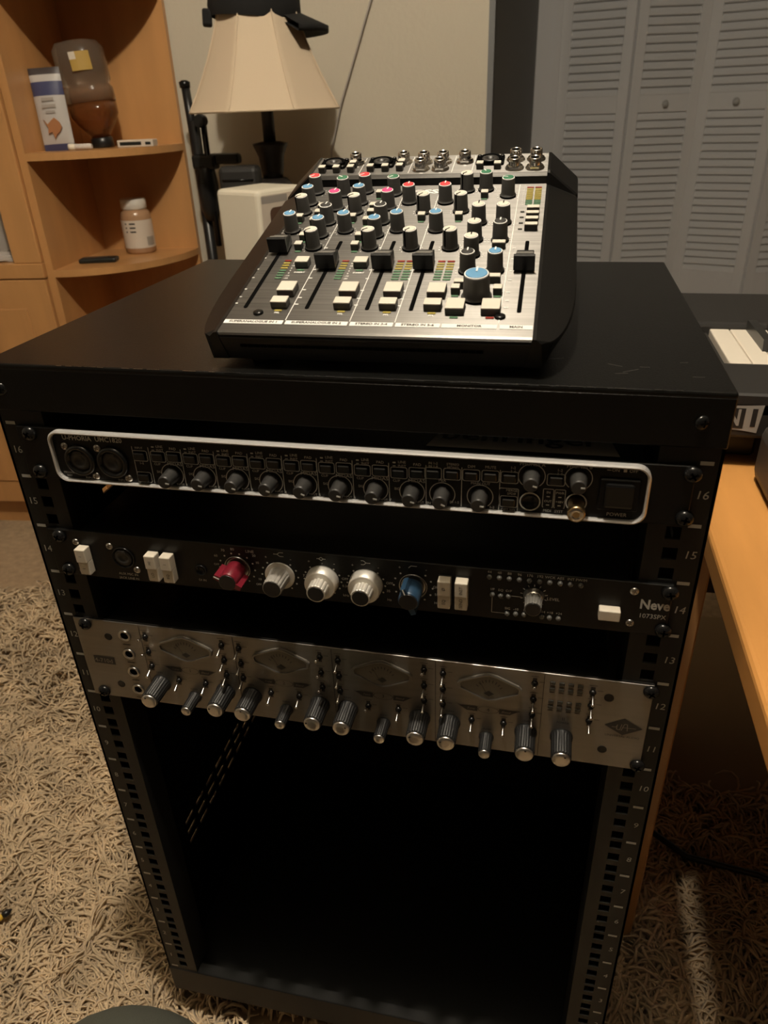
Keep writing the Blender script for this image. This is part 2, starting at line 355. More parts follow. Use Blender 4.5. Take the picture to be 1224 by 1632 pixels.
ubutton(.1511,.0290); utext('1-2',.0026,.1530,.0358); utext('3-4',.0026,.1530,.0332); uknob(.1648,.0310,1.5); utext('PHONES B',.0034,.1648,.0392)
pr.stroke(rrect(.1155,.1278,.0030,.0205,.0008,2),.0004,-PZ,FRONT); utext('MERGE',.0024,.1235,.0190); utext('SPDIF',.0024,.1235,.0166); ubutton(.1218,.0108); utext('OPT I/O',.0026,.1216,.0045)
for x,a,b,c in ((.1470,'IN','OUT','MIDI'),(.1544,'PWR','+48V','SYST')):
    pr.stroke(rrect(x-.0033,x+.0033,.0085,.0220,.0006,2),.0004,-PZ,FRONT); utext(a,.0025,x,.0195); utext(b,.0023,x,.0130); utext(c,.0026,x,.0060)
    pr.rect(x-.001,x+.001,.0162,.0168,-PZ,FRONT); pr.rect(x-.001,x+.001,.0100,.0106,-PZ,FRONT)
utext('ON',.0030,.1868,.0383); utext('OFF',.0030,.1975,.0383); pr.rect(.1815,.1840,.0380,.0385,-PZ,FRONT); pr.rect(.1915,.1935,.0374,.0394,-PZ,FRONT); utext('POWER',.0036,.1907,.0068)
utext('INPUT 1',.0026,-.188,.0050); utext('INPUT 2',.0026,-.161,.0050); utext('MIC/LINE',.0022,-.206,.0085); utext('INST',.0022,-.206,.0060)
obj('panel_lettering', pr, M['uprint'], um)['kind'] = 'stuff'
for x in (-.1934,-.1666):
    j = obj('combo_jack', MB().lathe([(.0125,0),(.0125,.0015),(.0115,.003),(.0095,.0032),(.0090,.0005),(.0003,.0004)],32,cap0=False), M['gloss'], um, (x,-.0048,.0195), (PI/2,0,0))
    obj('socket_insert', MB().lathe([(.0088,0),(.0080,.0016),(.0042,.0018),(.0036,.0006),(.0002,.0005)],24).box(-.003,.003,.0055,.0075,.0014,.0022), M['uknob'], j)
    for dx,dz in ((-.0108,.0105),(.0100,-.0125)): obj('panel_screw', scr_sm, None, um, (x+dx,-.0048,.0195+dz), (PI/2,.3,0))
for x,z in ((.1356,.0126),(.1648,.0142)):
    j = obj('phones_jack', MB().lathe([(.0066,0),(.0066,.0014),(.0052,.0016),(.0046,.0002),(.0002,.0001)],28), M['screw'], um, (x,-.0048,z), (PI/2,0,0))
    obj('socket_rim', MB().ring(.0060,.0068,28,.0018), M['uprint'], j)
sw = obj('power_switch', MB().rbox(-.0125,.0125,-.0112,.0112,0,.0022,.0008,1), M['ublack'], um, (.1905,-.0048,.0216), (PI/2,0,0))
obj('rocker', MB().rbox(-.0092,.0092,-.0086,.0086,.001,.0046,.0018,2), M['gloss'], sw)
# gold plug adapter left in the second headphone socket
pg = empty('headphone_adapter', (.1648,-.0062,Z0+15*U+.0142), (PI/2,0,0)); tag(pg, 'short gold headphone plug adapter sticking out of the interface headphone socket', 'plug adapter')
obj('barrel', MB().lathe([(.0030,-.004),(.0050,.0),(.0052,.012),(.0056,.0125),(.0056,.016),(.0050,.0168)],24), M['gold'], pg)
obj('socket_end', MB().lathe([(.0046,.0168),(.0036,.0172),(.0024,.0172),(.0020,.0160),(.0002,.0158)],20,cap0=False), M['chrome'], pg)

# ------------------------------------------------------------------ 2. channel strip preamp (unit 14)
nv = empty('channel_strip_preamp', (0,0,Z0+13*U)); tag(nv, 'black channel strip preamp with maroon, silver and navy knobs, middle unit of rack', 'preamp')
obj('faceplate', MB().rbox(XC-.2390,XC+.2390,-.003,0,.0006,.0436,.0006,1), M['nblack'], nv)
obj('case', MB().box(-.215,.205,0,.22,.001,.0425), M['nblack'], nv)
mount(nv, (.0060,.0378))
np_ = MB(); ZP = .0033
def ntext(t, s, x, z, **k): np_.text(t, s, x, z, FRONT, z=ZP, **k)
rk_u = MB().rbox(-.0046,.0046,-.0002,.0122,0,.0085,.0008,2).mesh('rocker_half', M['cream'])
rk_d = MB().rbox(-.0046,.0046,-.0122,.0002,0,.0072,.0008,2).mesh('rocker_half', M['cream'])
for x,z,t1,t2 in ((-.2121,.0190,'I','I'),(-.1512,.0195,'HI','LO'),(-.1382,.0195,'I','EQ'),(.0798,.0222,'Ø','EQ'),(.0922,.0224,'INST','SEND')):
    s = obj('rocker_switch', MB().rbox(-.0050,.0050,-.0128,.0128,-.001,.0006,.0003,1), M['kcap'], nv, (x,-.003,z), (PI/2,0,0))
    obj('rocker_half', rk_u, None, s); obj('rocker_half', rk_d, None, s)
    obj('marking', MB().text(t1,.0034,0,0,T(0,.006,.0087)@RZ(PI/2)).text(t2,.0034,0,0,T(0,-.006,.0074)@RZ(PI/2)), M['kcap'], s)
for x,z in ((-.2191,.0333),(-.2195,.0062),(-.1893,.0322),(-.1693,.0119),(.2096,.0364),(.2098,.0095)): obj('panel_screw', scr_sm, None, nv, (x,-.003,z), (PI/2,.3,0))
j = obj('combo_jack', MB().lathe([(.0098,0),(.0098,.001),(.0090,.0015),(.0086,.0002),(.0002,.0001)],32), M['gloss'], nv, (-.179,-.003,.0226), (PI/2,0,0))
obj('socket_insert', MB().lathe([(.0080,0),(.0074,.0010),(.0040,.0012),(.0034,.0004),(.0002,.0003)],24).box(-.003,.003,.0048,.0066,.0008,.0016), M['uknob'], j)
ntext('AUX MIC IN',.0032,-.178,.0068); ntext('JACK LINE IN',.0030,-.178,.0028)
j = obj('instrument_jack', MB().lathe([(.0048,0),(.0048,.0012),(.0040,.0014),(.0036,.0001),(.0002,.0001)],24), M['screw'], nv, (-.1128,-.003,.018), (PI/2,0,0)); ntext('DI IN',.0028,-.1128,.0085)
def collar(r0, r1, h): return MB().lathe([(r0,0),(r0,.0015),(r1,h),(r1*.9,h+.0004)],32)
def winged(r, h):
    poly = []
    for i in range(40):
        a = 2*PI*i/40; poly.append((r*math.cos(a), r*math.sin(a)))
    m = MB().lathe([(r*1.02,0),(r,.002),(r*.96,h-.001),(r*.86,h)],32)
    ww = r*.42
    m.prism([(-ww*.8,r*.5),(ww*.8,r*.5),(ww*.55,r*1.42),(-ww*.55,r*1.42)],.003,h+.0005).prism([(-ww*.8,-r*.5),(-ww*.55,-r*1.42),(ww*.55,-r*1.42),(ww*.8,-r*.5)],.003,h+.0005)
    return m
def flut(r, h, n=16, d=.13): return MB().lathe([(r*1.06,0),(r*1.04,.0015),(r,.003),(r*.94,h-.0012),(r*.90,h)],96,fn=lambda a,j:1-(d*max(0,math.cos(a*n))**2 if 1<j<4 else 0))
for nm,x,z,kind,a in (('gain',-.0815,.0232,'red',-1.15),('high_shelf',-.0470,.0205,'grey',0),('mid',-.0130,.0202,'sil',0),('low',.0207,.0206,'sil',0),('filter',.0562,.0225,'navy',-.35),('level',.1430,.0245,'lev',0)):
    if kind in ('red','navy'):
        k = obj('rotary_knob', winged(.0079,.0175), M[kind], nv, (x,-.0055,z), (PI/2,a,0))
        obj('collar', collar(.0105,.0098,-.0002).add([],[]), M['silver'], k, (0,0,-.0026))
        obj('cap', MB().lathe([(.0068,.0174),(.0066,.0181),(.0062,.0183)],28), M['kcap'], k)
        obj('pointer', MB().box(-.0004,.0004,.0065,.0112,.0181,.01825), M['mwhite'], k)
    elif kind == 'grey':
        k = obj('rotary_knob', flut(.0080,.0178), M['kpale'], nv, (x,-.0042,z), (PI/2,0,0)); obj('skirt', collar(.0118,.0110,.0012), M['skirt'], k, (0,0,-.0012))
        obj('cap', MB().lathe([(.0068,.0178),(.0066,.0182)],28), M['kcap'], k)
    elif kind == 'sil':
        k = obj('rotary_knob', flut(.0078,.0190,14), M['skirt'], nv, (x,-.003,z), (PI/2,0,0)); obj('skirt', MB().lathe([(.0128,0),(.0127,.0015),(.0120,.0085),(.0112,.0092)],40), M['skirt'], k)
        obj('cap', MB().lathe([(.0062,.0190),(.0060,.0194)],28), M['kcap'], k)
    else:
        k = obj('rotary_knob', flut(.0063,.0165,14), M['kgrey'], nv, (x,-.003,z), (PI/2,0,0)); obj('skirt', MB().lathe([(.0074,0),(.0070,.001),(.0066,.004),(.0060,.006)],28), M['silver'], k)
        obj('cap', MB().lathe([(.0052,.0165),(.0050,.0169)],24), M['kcap'], k)
    R = .0155 if kind != 'lev' else .0094
    if kind == 'lev':
        for i in range(11): aa = PI*1.25-i*PI*1.5/10; np_.stroke([(x+.0078*math.cos(aa),z+.0078*math.sin(aa)),(x+.0096*math.cos(aa),z+.0096*math.sin(aa))],.0005,ZP,FRONT)
    else:
        for i in range(12):
            aa = PI*1.30-i*PI*1.6/11
            if abs(aa-PI/2) > .35 or kind == 'red': np_.flat([(x+(R-.001)*math.cos(aa)+.00075*math.cos(b),z+(R-.001)*math.sin(aa)*.93+.00075*math.sin(b)) for b in [q*PI/4 for q in range(8)]],ZP,FRONT)
        if kind != 'red': ntext('+',.0036,x-.0098,z+.0155); ntext('-',.0040,x+.0098,z+.0155)
ntext('LINE',.0034,-.0695,.0395); ntext('70',.0032,-.0915,.0385); ntext('80',.0032,-.0835,.0402); ntext('20',.0030,-.0665,.0362); ntext('10',.0028,-.0645,.030); ntext('10',.0028,-.064,.015); ntext('60',.0030,-.098,.033); ntext('OFF',.0026,-.0985,.025); ntext('OFF',.0026,-.0655,.010)
np_.stroke([(-.0505,.0395),(-.0475,.0395),(-.0455,.0412),(-.0425,.0412)],.0005,ZP,FRONT).stroke([(-.0475,.0395),(-.0455,.0378),(-.0425,.0378)],.0005,ZP,FRONT)
np_.stroke([(-.0165,.0390),(-.0148,.0390),(-.013,.0404),(-.0112,.0390),(-.0095,.0390)],.0005,ZP,FRONT).stroke([(-.0148,.0390),(-.013,.0376),(-.0112,.0390)],.0005,ZP,FRONT)
np_.stroke([(.0175,.0408),(.0195,.0408),(.0215,.0391),(.0245,.0391)],.0005,ZP,FRONT).stroke([(.0175,.0374),(.0195,.0374),(.0215,.0391)],.0005,ZP,FRONT)
np_.stroke([(.0530,.0383),(.0548,.0402),(.0592,.0402)],.0005,ZP,FRONT)
for t,x,z in (('7.2',-.0268,.0225),('OFF',.0045,.0230),('0.36',.0045,.0165),('kHz',.0045,.0080),('OFF',.0385,.0230),('35',.0375,.0160),('Hz',.0380,.0080),('OFF',.0735,.0235),('50',.0735,.0170),('Hz',.0735,.0095)): ntext(t,.0030,x,z)
for i,t in enumerate(('44','48','88','96','176','192','WCK','AES','INT','FW/M')): ntext(t,.0030,.1113+.00698*i,.0413)
for t,x,z in (('I/P',.1139,.0268),('EQ',.1197,.0266),('O/P',.1254,.0266),('SIG',.1252,.0112),('-10',.1312,.0112),('0',.1372,.0112),('+14',.1496,.0112),('+18',.1551,.0112),('+24',.1613,.0112)): ntext(t,.0028,x,z)
ntext('LEVEL',.0034,.1565,.0230); np_.stroke([(.1139,.0205),(.1139,.0068),(.1230,.0068)],.0004,ZP,FRONT).stroke([(.1270,.0225),(.1345,.0225)],.0004,ZP,FRONT)
ntext('Neve',.0108,.2143,.0262,align='LEFT',bold=.0003,sx=.84); ntext('1073SPX',.0052,.2146,.0168,align='LEFT',sx=.95)
obj('panel_lettering', np_, M['uprint'], nv)['kind'] = 'stuff'
led = MB().lathe([(.0019,0),(.0019,.0012),(.0014,.0022),(.0006,.0025)],14).mesh('indicator_led', M['ledo'])
for i in range(10): obj('indicator_led', led, None, nv, (.1113+.00698*i,-.003,.0374), (PI/2,0,0))
for x,z in ((.1139,.0225),(.1197,.0222),(.1254,.0223),(.1252,.0070),(.1312,.0073),(.1372,.0075),(.1496,.0074),(.1551,.0071),(.1613,.0071)): obj('indicator_led', led, None, nv, (x,-.003,z), (PI/2,0,0))
obj('power_button', MB().rbox(-.0072,.0072,-.0042,.0042,0,.0075,.0008,2), M['cream'], nv, (.1948,-.003,.0185), (PI/2,0,0))

# ------------------------------------------------------------------ 3. four-channel tone-blending preamp (units 11-12)
ua = empty('four_channel_preamp', (0,0,Z0+10*U)); tag(ua, 'brushed grey four-channel preamp with diamond meters and silver-tipped knobs, lowest rack unit', 'preamp')
obj('faceplate', MB().rbox(XC-.2390,XC+.2390,-.003,0,.0006,2*U-.0008,.0008,2), M['ua'], ua)
obj('case', MB().box(-.213,.203,0,.25,.001,2*U-.002), M['nblack'], ua)
mount(ua, (.0062,.0826))
up = MB()
def atext(t, s, x, z, **k): up.text(t, s, x, z, FRONT, z=ZP, **k)
for x in (-.0963,-.0116,.0727,.1558,-.1815): up.rect(x-.00025,x+.00025,.002,.087,ZP,FRONT)
kb = MB().lathe([(.0088,0),(.0088,.0015),(.0080,.0035),(.0078,.0215),(.0072,.0222)],96,fn=lambda a,j:1-(.09*max(0,math.cos(a*20)) if 1<j<4 else 0)).mesh('rotary_knob', M['uaknob'])
kc = MB().lathe([(.0070,.0222),(.0070,.0236),(.0062,.0246),(.0030,.0249),(.0004,.0249)],32,cap1=True).mesh('cap', M['silver'])
kd = MB().lathe([(.0009,.0249),(.0008,.02515)],10).mesh('pointer_dot', M['uaprint'])
sb = MB().lathe([(.0060,0),(.0060,.0012),(.0052,.003),(.0050,.0170),(.0046,.0176)],72,fn=lambda a,j:1-(.09*max(0,math.cos(a*15)) if 1<j<4 else 0)).mesh('rotary_knob', M['uaknob'])
sc = MB().lathe([(.0045,.0176),(.0045,.0186),(.0038,.0194),(.0004,.0197)],24).mesh('cap', M['silver'])
def bigk(x, z, a):
    k = obj('rotary_knob', kb, None, ua, (x,-.003,z), (PI/2,a,0)); obj('cap', kc, None, k); obj('pointer_dot', kd, None, k, (0,.0048,0))
def smk(x, z):
    k = obj('rotary_knob', sb, None, ua, (x,-.003,z), (PI/2,.4,0)); obj('cap', sc, None, k)
tg_n = MB().lathe([(.0026,0),(.0026,.0008),(.0021,.0014),(.0017,.0026)],12).mesh('toggle_switch', M['screw'])
tg_l = MB().lathe([(.0007,0),(.0009,.004),(.0013,.0092),(.0013,.0098),(.0008,.0104)],12).mesh('lever', M['chrome'])
def toggle(x, z, up_):
    t = obj('toggle_switch', tg_n, None, ua, (x,-.003,z), (PI/2,0,0)); obj('lever', tg_l, None, t, (0,0,.0014), (-.42 if up_ else .42,0,0))
    up.rect(x-.0016,x+.0016,z-.0052,z+.0052,ZP-.0002,FRONT); up.rect(x+.0035,x+.0075,z+.0018,z+.0022,ZP,FRONT); up.rect(x-.003,x+.003,z+.0066,z+.0070,ZP,FRONT)
for c in range(4):
    X = -.1410+.0853*c
    bigk(X-.0305,.0252,random.uniform(-1.5,1.5)); bigk(X+.0303,.0256,random.uniform(-1.5,1.5)); smk(X-.0005,.0140)
    for z in (.0760,.0598,.0440): toggle(X-.0362,z,c in (0,) and z > .05); toggle(X+.0340,z+.0012,random.random() < .4)
    toggle(X-.0128,.0312,c == 2); toggle(X+.0125,.0318,False)
    dia = [(-.0248,.0015),(-.0228,.0040),(-.006,.0118),(.000,.0133),(.006,.0118),(.0228,.0040),(.0248,.0015),(.0240,-.0030),(.006,-.0122),(0,-.0137),(-.006,-.0122),(-.0240,-.0030)]
    MW = T(X,-.003,.0685)@FRONT
    w_ = obj('vu_meter', MB().prism(dia,0,.0012,MW), M['uaglass'], ua)
    vs_ = [(a,b,.0012) for a,b in dia]+[(a,b,.0026) for a,b in dia]+[(a*.92,b*.9,.0026) for a,b in dia]+[(a*.92,b*.9,.0012) for a,b in dia]; n = len(dia)
    obj('meter_rim', MB().add(vs_, [(q*n+i, q*n+(i+1)%n, (q+1)*n+(i+1)%n, (q+1)*n+i) for q in range(3) for i in range(n)], MW), M['ua'], w_)
    sc_ = MB()
    for i in range(9):
        a = PI*.5+(4-i)*.24; sc_.stroke([(.0100*math.cos(a),-.0075+.0125*math.sin(a)),(.0122*math.cos(a),-.0075+.0152*math.sin(a))],.0007,.0014,MW)
    sc_.stroke([(-.001,-.0085),(-.0075,.0050)],.0004,.0014,MW); sc_.prism([(-.004,-.0062),(0,-.0035),(.004,-.0062),(0,-.0090)],.0013,.0016,MW)
    obj('meter_scale', sc_, M['uaprint'], w_)
    up.flat([(X-.0250,.0470),(X-.0225,.0458),(X-.0085,.0462),(X-.0085,.0412),(X-.0170,.0412)],ZP,FRONT).flat([(X+.0250,.0470),(X+.0170,.0412),(X+.0085,.0412),(X+.0085,.0462),(X+.0225,.0458)],ZP,FRONT)
    up.ring(.0078,.0083,28,ZP,T(X,0,.0438)@Matrix.Scale(.42,4,(0,0,1))@FRONT); atext(str(c+1),.0048,X,.0438)
    atext('GAIN',.0026,X-.0305,.0372); atext('LEVEL',.0026,X+.0303,.0372); atext('BLEND',.0022,X,.0230)
w2 = MB().text('4-710d',.0062,-.2235,.0436,FRONT,z=.0040); up.rect(-.2335,-.2130,.0395,.0478,ZP,FRONT)
for c in range(4): w2.text('Tone',.0030,-.1410+.0853*c-.0138,.0440,FRONT,z=.0037,shear=.3).text('Blend',.0030,-.1410+.0853*c+.0138,.0440,FRONT,z=.0037,shear=.3)
for z in (.0745,.0544,.0342,.0138):
    j = obj('input_jack', MB().lathe([(.0056,0),(.0056,.0012),(.0046,.0016),(.0038,.0012),(.0036,.0001),(.0002,.0001)],24), [M['nickel']], ua, (-.1968,-.003,z), (PI/2,0,0))
    obj('socket_hole', MB().lathe([(.0037,.0004),(.0036,.0006)],20), M['mblack'], j)
    up.rect(-.2005,-.1935,z-.0102,z-.0095,ZP,FRONT)
for x,z in ((-.2131,.0710),(-.2129,.0172),(.2039,.0717),(.2045,.0181)): obj('recessed_screw', MB().lathe([(.0036,0),(.0036,.0004),(.0030,.0003),(.0016,.0003)],20), M['screw'], ua, (x,-.003,z), (PI/2,0,0))
lk = MB().rbox(-.0020,.0020,-.0016,.0016,0,.0008,.0003,1).mesh('indicator_led', M['ledk'])
for i in range(4):
    for z in (.0795,.0735,.0610,.0552): obj('indicator_led', lk, None, ua, (.1622+.0068*i,-.003,z), (PI/2,0,0)); 
    for z in (.0765,.0705,.0580,.0522): up.rect(.1602+.0068*i,.1642+.0068*i,z-.0004,z+.0002,ZP,FRONT)
for z,u_ in ((.0752,False),(.0618,False),(.0462,False)): toggle(.1918,z,u_)
bigk(.1728,.0254,.6); atext('POWER',.0028,.1728,.0405); atext('II',.0046,.1728,.0445); atext('UNIVERSAL AUDIO',.0030,.2175,.0345)
up.flat([(.2035,.0445),(.2175,.0530),(.2315,.0445),(.2175,.0360)],ZP,FRONT)
w2.stroke([(.2090,.0440),(.2120,.0440),(.2130,.0470),(.2125,.0420),(.2150,.0415),(.2160,.0475)],.0006,.0037,FRONT).stroke([(.2160,.0410),(.2180,.0480),(.2200,.0478),(.2205,.0410)],.0006,.0037,FRONT).stroke([(.2165,.0442),(.2265,.0445)],.0005,.0037,FRONT)
obj('panel_lettering', up, M['uaprint'], ua)['kind'] = 'stuff'; obj('pale_lettering', w2, M['ua'], ua)

# ------------------------------------------------------------------ desktop mixer on the rack
mx = empty('mixing_console', (.02859,.00499,.91350), (MXP,0,MXY)); tag(mx, 'compact brushed-metal mixing console with coloured knobs and faders, on top of the black rack', 'mixer')
cp, sp = math.cos(MXP), math.sin(MXP)
def w2l(y, z): dy, dz = y-.00499, z-.9135; return (dy*cp+dz*sp, -dy*sp+dz*cp)      # world (y,z) -> local (t,h)
MZ = Matrix(((0,0,1,0),(1,0,0,0),(0,1,0,0),(0,0,0,1)))                            # profile (t,h) extruded along x
PW = .1015; SL = .2416; SH = .0088; RL = .2854
zb = RTOP+.006
prof = [(0,-.0012),(-.0015,-.0040)]+[w2l(.010,zb),w2l(.262,zb),w2l(.288,.96),(RL,SH-.0012),(SL+.001,SH-.0012),(SL,-.0012)]
obj('body', MB().prism(prof[::-1], -PW, PW, MZ), M['mbody'], mx)
obj('front_panel_plate', MB().prism([(0,-.0012),(SL-.001,-.0012),(SL-.001,0),(.0012,0),(-.0004,-.0006),(-.001,-.0020)][::-1], -PW, PW, MZ), M['mpanel'], mx)
obj('rear_panel_plate', MB().prism([(SL,SH-.0030),(SL+.0016,SH),(RL,SH),(RL,SH-.0012),(SL+.002,SH-.0012)], -PW, PW, MZ), M['mpanel'], mx)
def cheek(sg):
    rows = []; ts = [-.002,.002,.006,.012,.020,.030,.045,.065,.09,.14,.20,SL-.004,SL-.001,SL+.001,SL+.004,.265,RL+.001]
    for t in ts:
        k = math.sqrt(max(0,1-(1-min(1,(t+.0025)/.09))**2))
        hp = .0004 if t < SL else SH+.0004
        if abs(t-SL) <= .0011: hp -= .0012
        hr = -.0105-.0*t; dent = -.0014 if abs(t-SL) <= .0011 else 0
        so = PW+.003+.0225*k+dent
        y = t*cp; bt_, bh = w2l(.00499+max(.004,min(.252,y*.97)), zb)
        rows.append([(sg*PW,t,hp),(sg*(PW+.0022),t,hp-.0002),(sg*so,t+(.0 if t < .28 else -.004),hr*max(.25,k)),(sg*(so+.0008*k),t+(.0 if t < .28 else -.004),(hr-.003)*max(.25,k)),(sg*(PW+.006+.004*k),bt_,bh),(sg*(PW-.004),bt_,bh)])
    v = [p for r in rows for p in r]; n = 6; f = []
    for i in range(len(rows)-1):
        for q in range(n):
            a,b,c,d = i*n+q, i*n+(q+1)%n, (i+1)*n+(q+1)%n, (i+1)*n+q; f.append((a,b,c,d) if sg > 0 else (d,c,b,a))
    f += [tuple(range(n)) if sg < 0 else tuple(reversed(range(n))), tuple(range((len(rows)-1)*n,len(rows)*n)) if sg > 0 else tuple(reversed(range((len(rows)-1)*n,len(rows)*n)))]
    return MB().add(v, f)
for sg in (-1,1): obj('side_cheek', cheek(sg), M['mbody'], mx)
for x in (-.08,.08):
    for y in (.03,.235): t,h = w2l(y, RTOP); obj('rubber_foot', MB().lathe([(.009,0),(.010,.002),(.010,.0075)],20), M['uknob'], mx, (x,t,h), (-MXP,0,0))
m = MB()
for i in range(34): m.rbox(-.0022,.0022,-.0010,.0010,-.0004,.0004,.0003,1,T(-.085+.0047*i,0,0))
t0,h0 = w2l(.0050,.9035); obj('vent_slots', m, M['mblack'], mx, (0,t0+.0012,h0), (PI/2+.15,0,0))
kb2 = MB().lathe([(.0063,0),(.0063,.0012),(.0058,.0014),(.0056,.003),(.0052,.0138),(.0050,.0143)],40,fn=lambda a,j:1-(.03*max(0,math.cos(a*14)) if 2<j<5 else 0)).mesh('rotary_knob', M['mknob'])
ring = MB().lathe([(.0050,.0143),(.0048,.0147),(.0047,.0147)],32).mesh('cap_ring', M['mwhite'])
caps = {c: MB().lathe([(.0043,.0145),(.0042,.0150),(.0036,.0152)],28).mesh('coloured_cap', M['c_'+c]) for c in 'rgbpwk'}
ptw = MB().box(-.0005,.0005,.0002,.0044,.0150,.0154).mesh('pointer', M['mwhite'])
ptk = MB().box(-.0004,.0004,.0002,.0048,.0150,.0154).box(-.0004,.0004,.0046,.0058,.003,.0147).mesh('pointer', M['mblack'])
skirt = MB().lathe([(.0066,0),(.0066,.0011)],28).mesh('shaft_collar', M['mblack'])
pm_ = MB()                              # white print
def mk(c, x, t, a, plate=True):
    k = obj('rotary_knob', kb2, None, mx, (x/1000,t/1000,.0004), (0,0,a)); obj('shaft_collar', skirt, None, k)
    obj('cap_ring', ring, None, k); obj('coloured_cap', caps[c], None, k); obj('pointer', ptk if c == 'w' else ptw, None, k)
    for i in range(11):
        b = PI*1.25-i*PI*1.5/10; r = .0083; cx, cy = x/1000+r*math.cos(b), t/1000+r*math.sin(b)
        pm_.flat([(cx+.00055*math.cos(q*PI/3),cy+.00055*math.sin(q*PI/3)) for q in range(6)],.0003)
KN = [('r',-92.6,226.9,2.4),('g',-66.8,221.2,.9),('b',-92.7,203.2,-.1),('p',-67,192.8,-.1),('w',-92.9,184.2,2.3),('k',-67.4,165,-.1),('b',-93,150,-.1),('b',-67.8,141.6,-.1),('w',-67.8,120.7,2.3),
 ('r',-49,227.4,2.3),('g',-23.4,221.9,2.4),('b',-49,203.4,-.1),('p',-23.2,193.2,-.1),('w',-49,184.6,2.3),('k',-23.5,165.5,-.1),('b',-49.5,150.2,-.1),('b',-23.6,141.6,-.1),('w',-24,120.7,2.3),
 ('r',-7.6,204.1,0),('w',7.2,184.9,2.5),('b',-8,151.2,0),('w',7.3,120.5,2.5),('r',22.2,204,0),('w',36.9,185.2,2.5),('b',22,151.1,0),('w',36.6,120.7,2.5),
 ('w',37.2,226.9,2.5),('g',52.8,228.3,.5),('g',71.6,215.1,1.4),('w',53,163.7,0),('w',71.5,163.4,0),('w',52.9,133.7,0),('k',71.6,133.2,0),('w',53.1,109.5,0),('k',53.2,84.6,0),('b',71.9,85.4,0)]
for c,x,t,a in KN: mk(c,x,t,a)
bk = obj('monitor_knob', MB().lathe([(.0098,0),(.0098,.0014),(.0090,.0016),(.0088,.0035),(.0083,.0158),(.0080,.0163)],64,fn=lambda a,j:1-(.02*max(0,math.cos(a*24)) if 2<j<5 else 0)), M['mknob'], mx, (.063,.0488,.0004))
obj('shaft_collar', MB().lathe([(.0101,0),(.0101,.0011)],32), M['mblack'], bk); obj('cap_ring', MB().lathe([(.0080,.0163),(.0078,.0168),(.0076,.0168)],40), M['mwhite'], bk)
obj('coloured_cap', MB().lathe([(.0072,.0166),(.0070,.0171),(.0062,.0173)],36), M['c_b'], bk); obj('pointer', MB().box(-.0006,.0006,.0012,.0072,.0172,.0177), M['mwhite'], bk)
# buttons: cream keycap, sides coloured dark for the shade under a light from above
def btn(wx, wy, hh, name):
    return (MB().rbox(-wx,wx,-wy,wy,0,hh-.0004,.0004,1).mesh(name, M['mside']), MB().rbox(-wx*.985,wx*.985,-wy*.985,wy*.985,hh-.0009,hh+.0002,.0004,2).mesh('keycap', M['mcream']))
BT = {'ins':btn(.0050,.0044,.0052,'push_button'),'cut':btn(.0060,.0066,.0052,'push_button'),'pfl':btn(.0057,.0042,.0052,'push_button'),'small':btn(.0029,.0030,.0052,'push_button'),'wide':btn(.0048,.0024,.0052,'push_button')}
def button(kind, x, t, h=0.):
    o = obj('push_button', BT[kind][0], None, mx, (x/1000,t/1000,h+.0002)); obj('keycap', BT[kind][1], None, o)
ld_g = MB().rbox(-.0027,.0027,-.0009,.0009,0,.0006,.0003,1)
LED = {c: MB().rbox(-.0027,.0027,-.0010,.0010,0,.0006,.0003,1).mesh('indicator_led', M['led'+c]) for c in 'rygk'}
def mled(c, x, t, h=0., sx=1): o = obj('indicator_led', LED[c], None, mx, (x/1000,t/1000,h+.0001)); o.scale = (sx,1,1)
for x in (-68.1,-24.1): button('ins',x,92.2); mled('g',x,84.8); pm_.text('INSERT',.0026,x/1000,.0815,z=.0003,bold=.0001)
for x,t,c in ((-67.9,52.2,'r'),(-23.8,52.2,'r'),(6.9,52.4,'r'),(36.4,52.2,'r'),(51.1,31.5,'g'),(73.9,31.8,'r')): button('cut',x,t); mled(c,x,t-9.2)
for x in (-67.8,-24,6.8,36.3): button('pfl',x,33.6); mled('y',x,27.0); pm_.text('PFL',.0026,x/1000,.0242,z=.0003,bold=.0001)
for x,t in ((-78.7,119.3),(-34.6,119.1),(48.5,54.4),(76.3,54.4),(52.9,213.7),(-92,169.6),(-78.4,178.4),(-47.9,169.5),(-34.6,178.6),(-35,163.4),(-78.6,163.4),(-34.9,190.8),(-78.6,190.8),(-34.9,217),(-79.2,135.2),(-35,135.2),(7.6,171),(36.9,171.2)): button('small',x,t); mled('g',x,t-4.6,sx=.9)
for x,t in ((51.4,62.3),(72.1,70.2),(71.7,121.2),(93.2,182.2),(93.2,171.9),(93.1,161.8),(93,151.3)): button('wide',x,t)
for t in (183.6,173.4,163,152.4): mled('k',85,t,sx=.6)
# meters
for x in (-81.6,-37.5,3.8,10.5,33.2,40):
    for i in range(8): mled('ryyygggg'[i],x,99.4-3.85*i)
    
for x in (88.9,95.5):
    for i in range(11): mled('ryyyyyyyggg'[i],x,232-3.4*i)
for x in (-75.8,-31.7):
    for i,t in enumerate(('+','18','12','6','4','0','-10','-20')): pm_.text(t,.0024,x/1000,(99.4-3.85*i)/1000,z=.0003,bold=.0001)
for i in range(11): pm_.text(('24','18','15','12','9','6','3','0','-3','-6','-12')[i],.0021,.0835,(232-3.4*i)/1000,z=.0003)
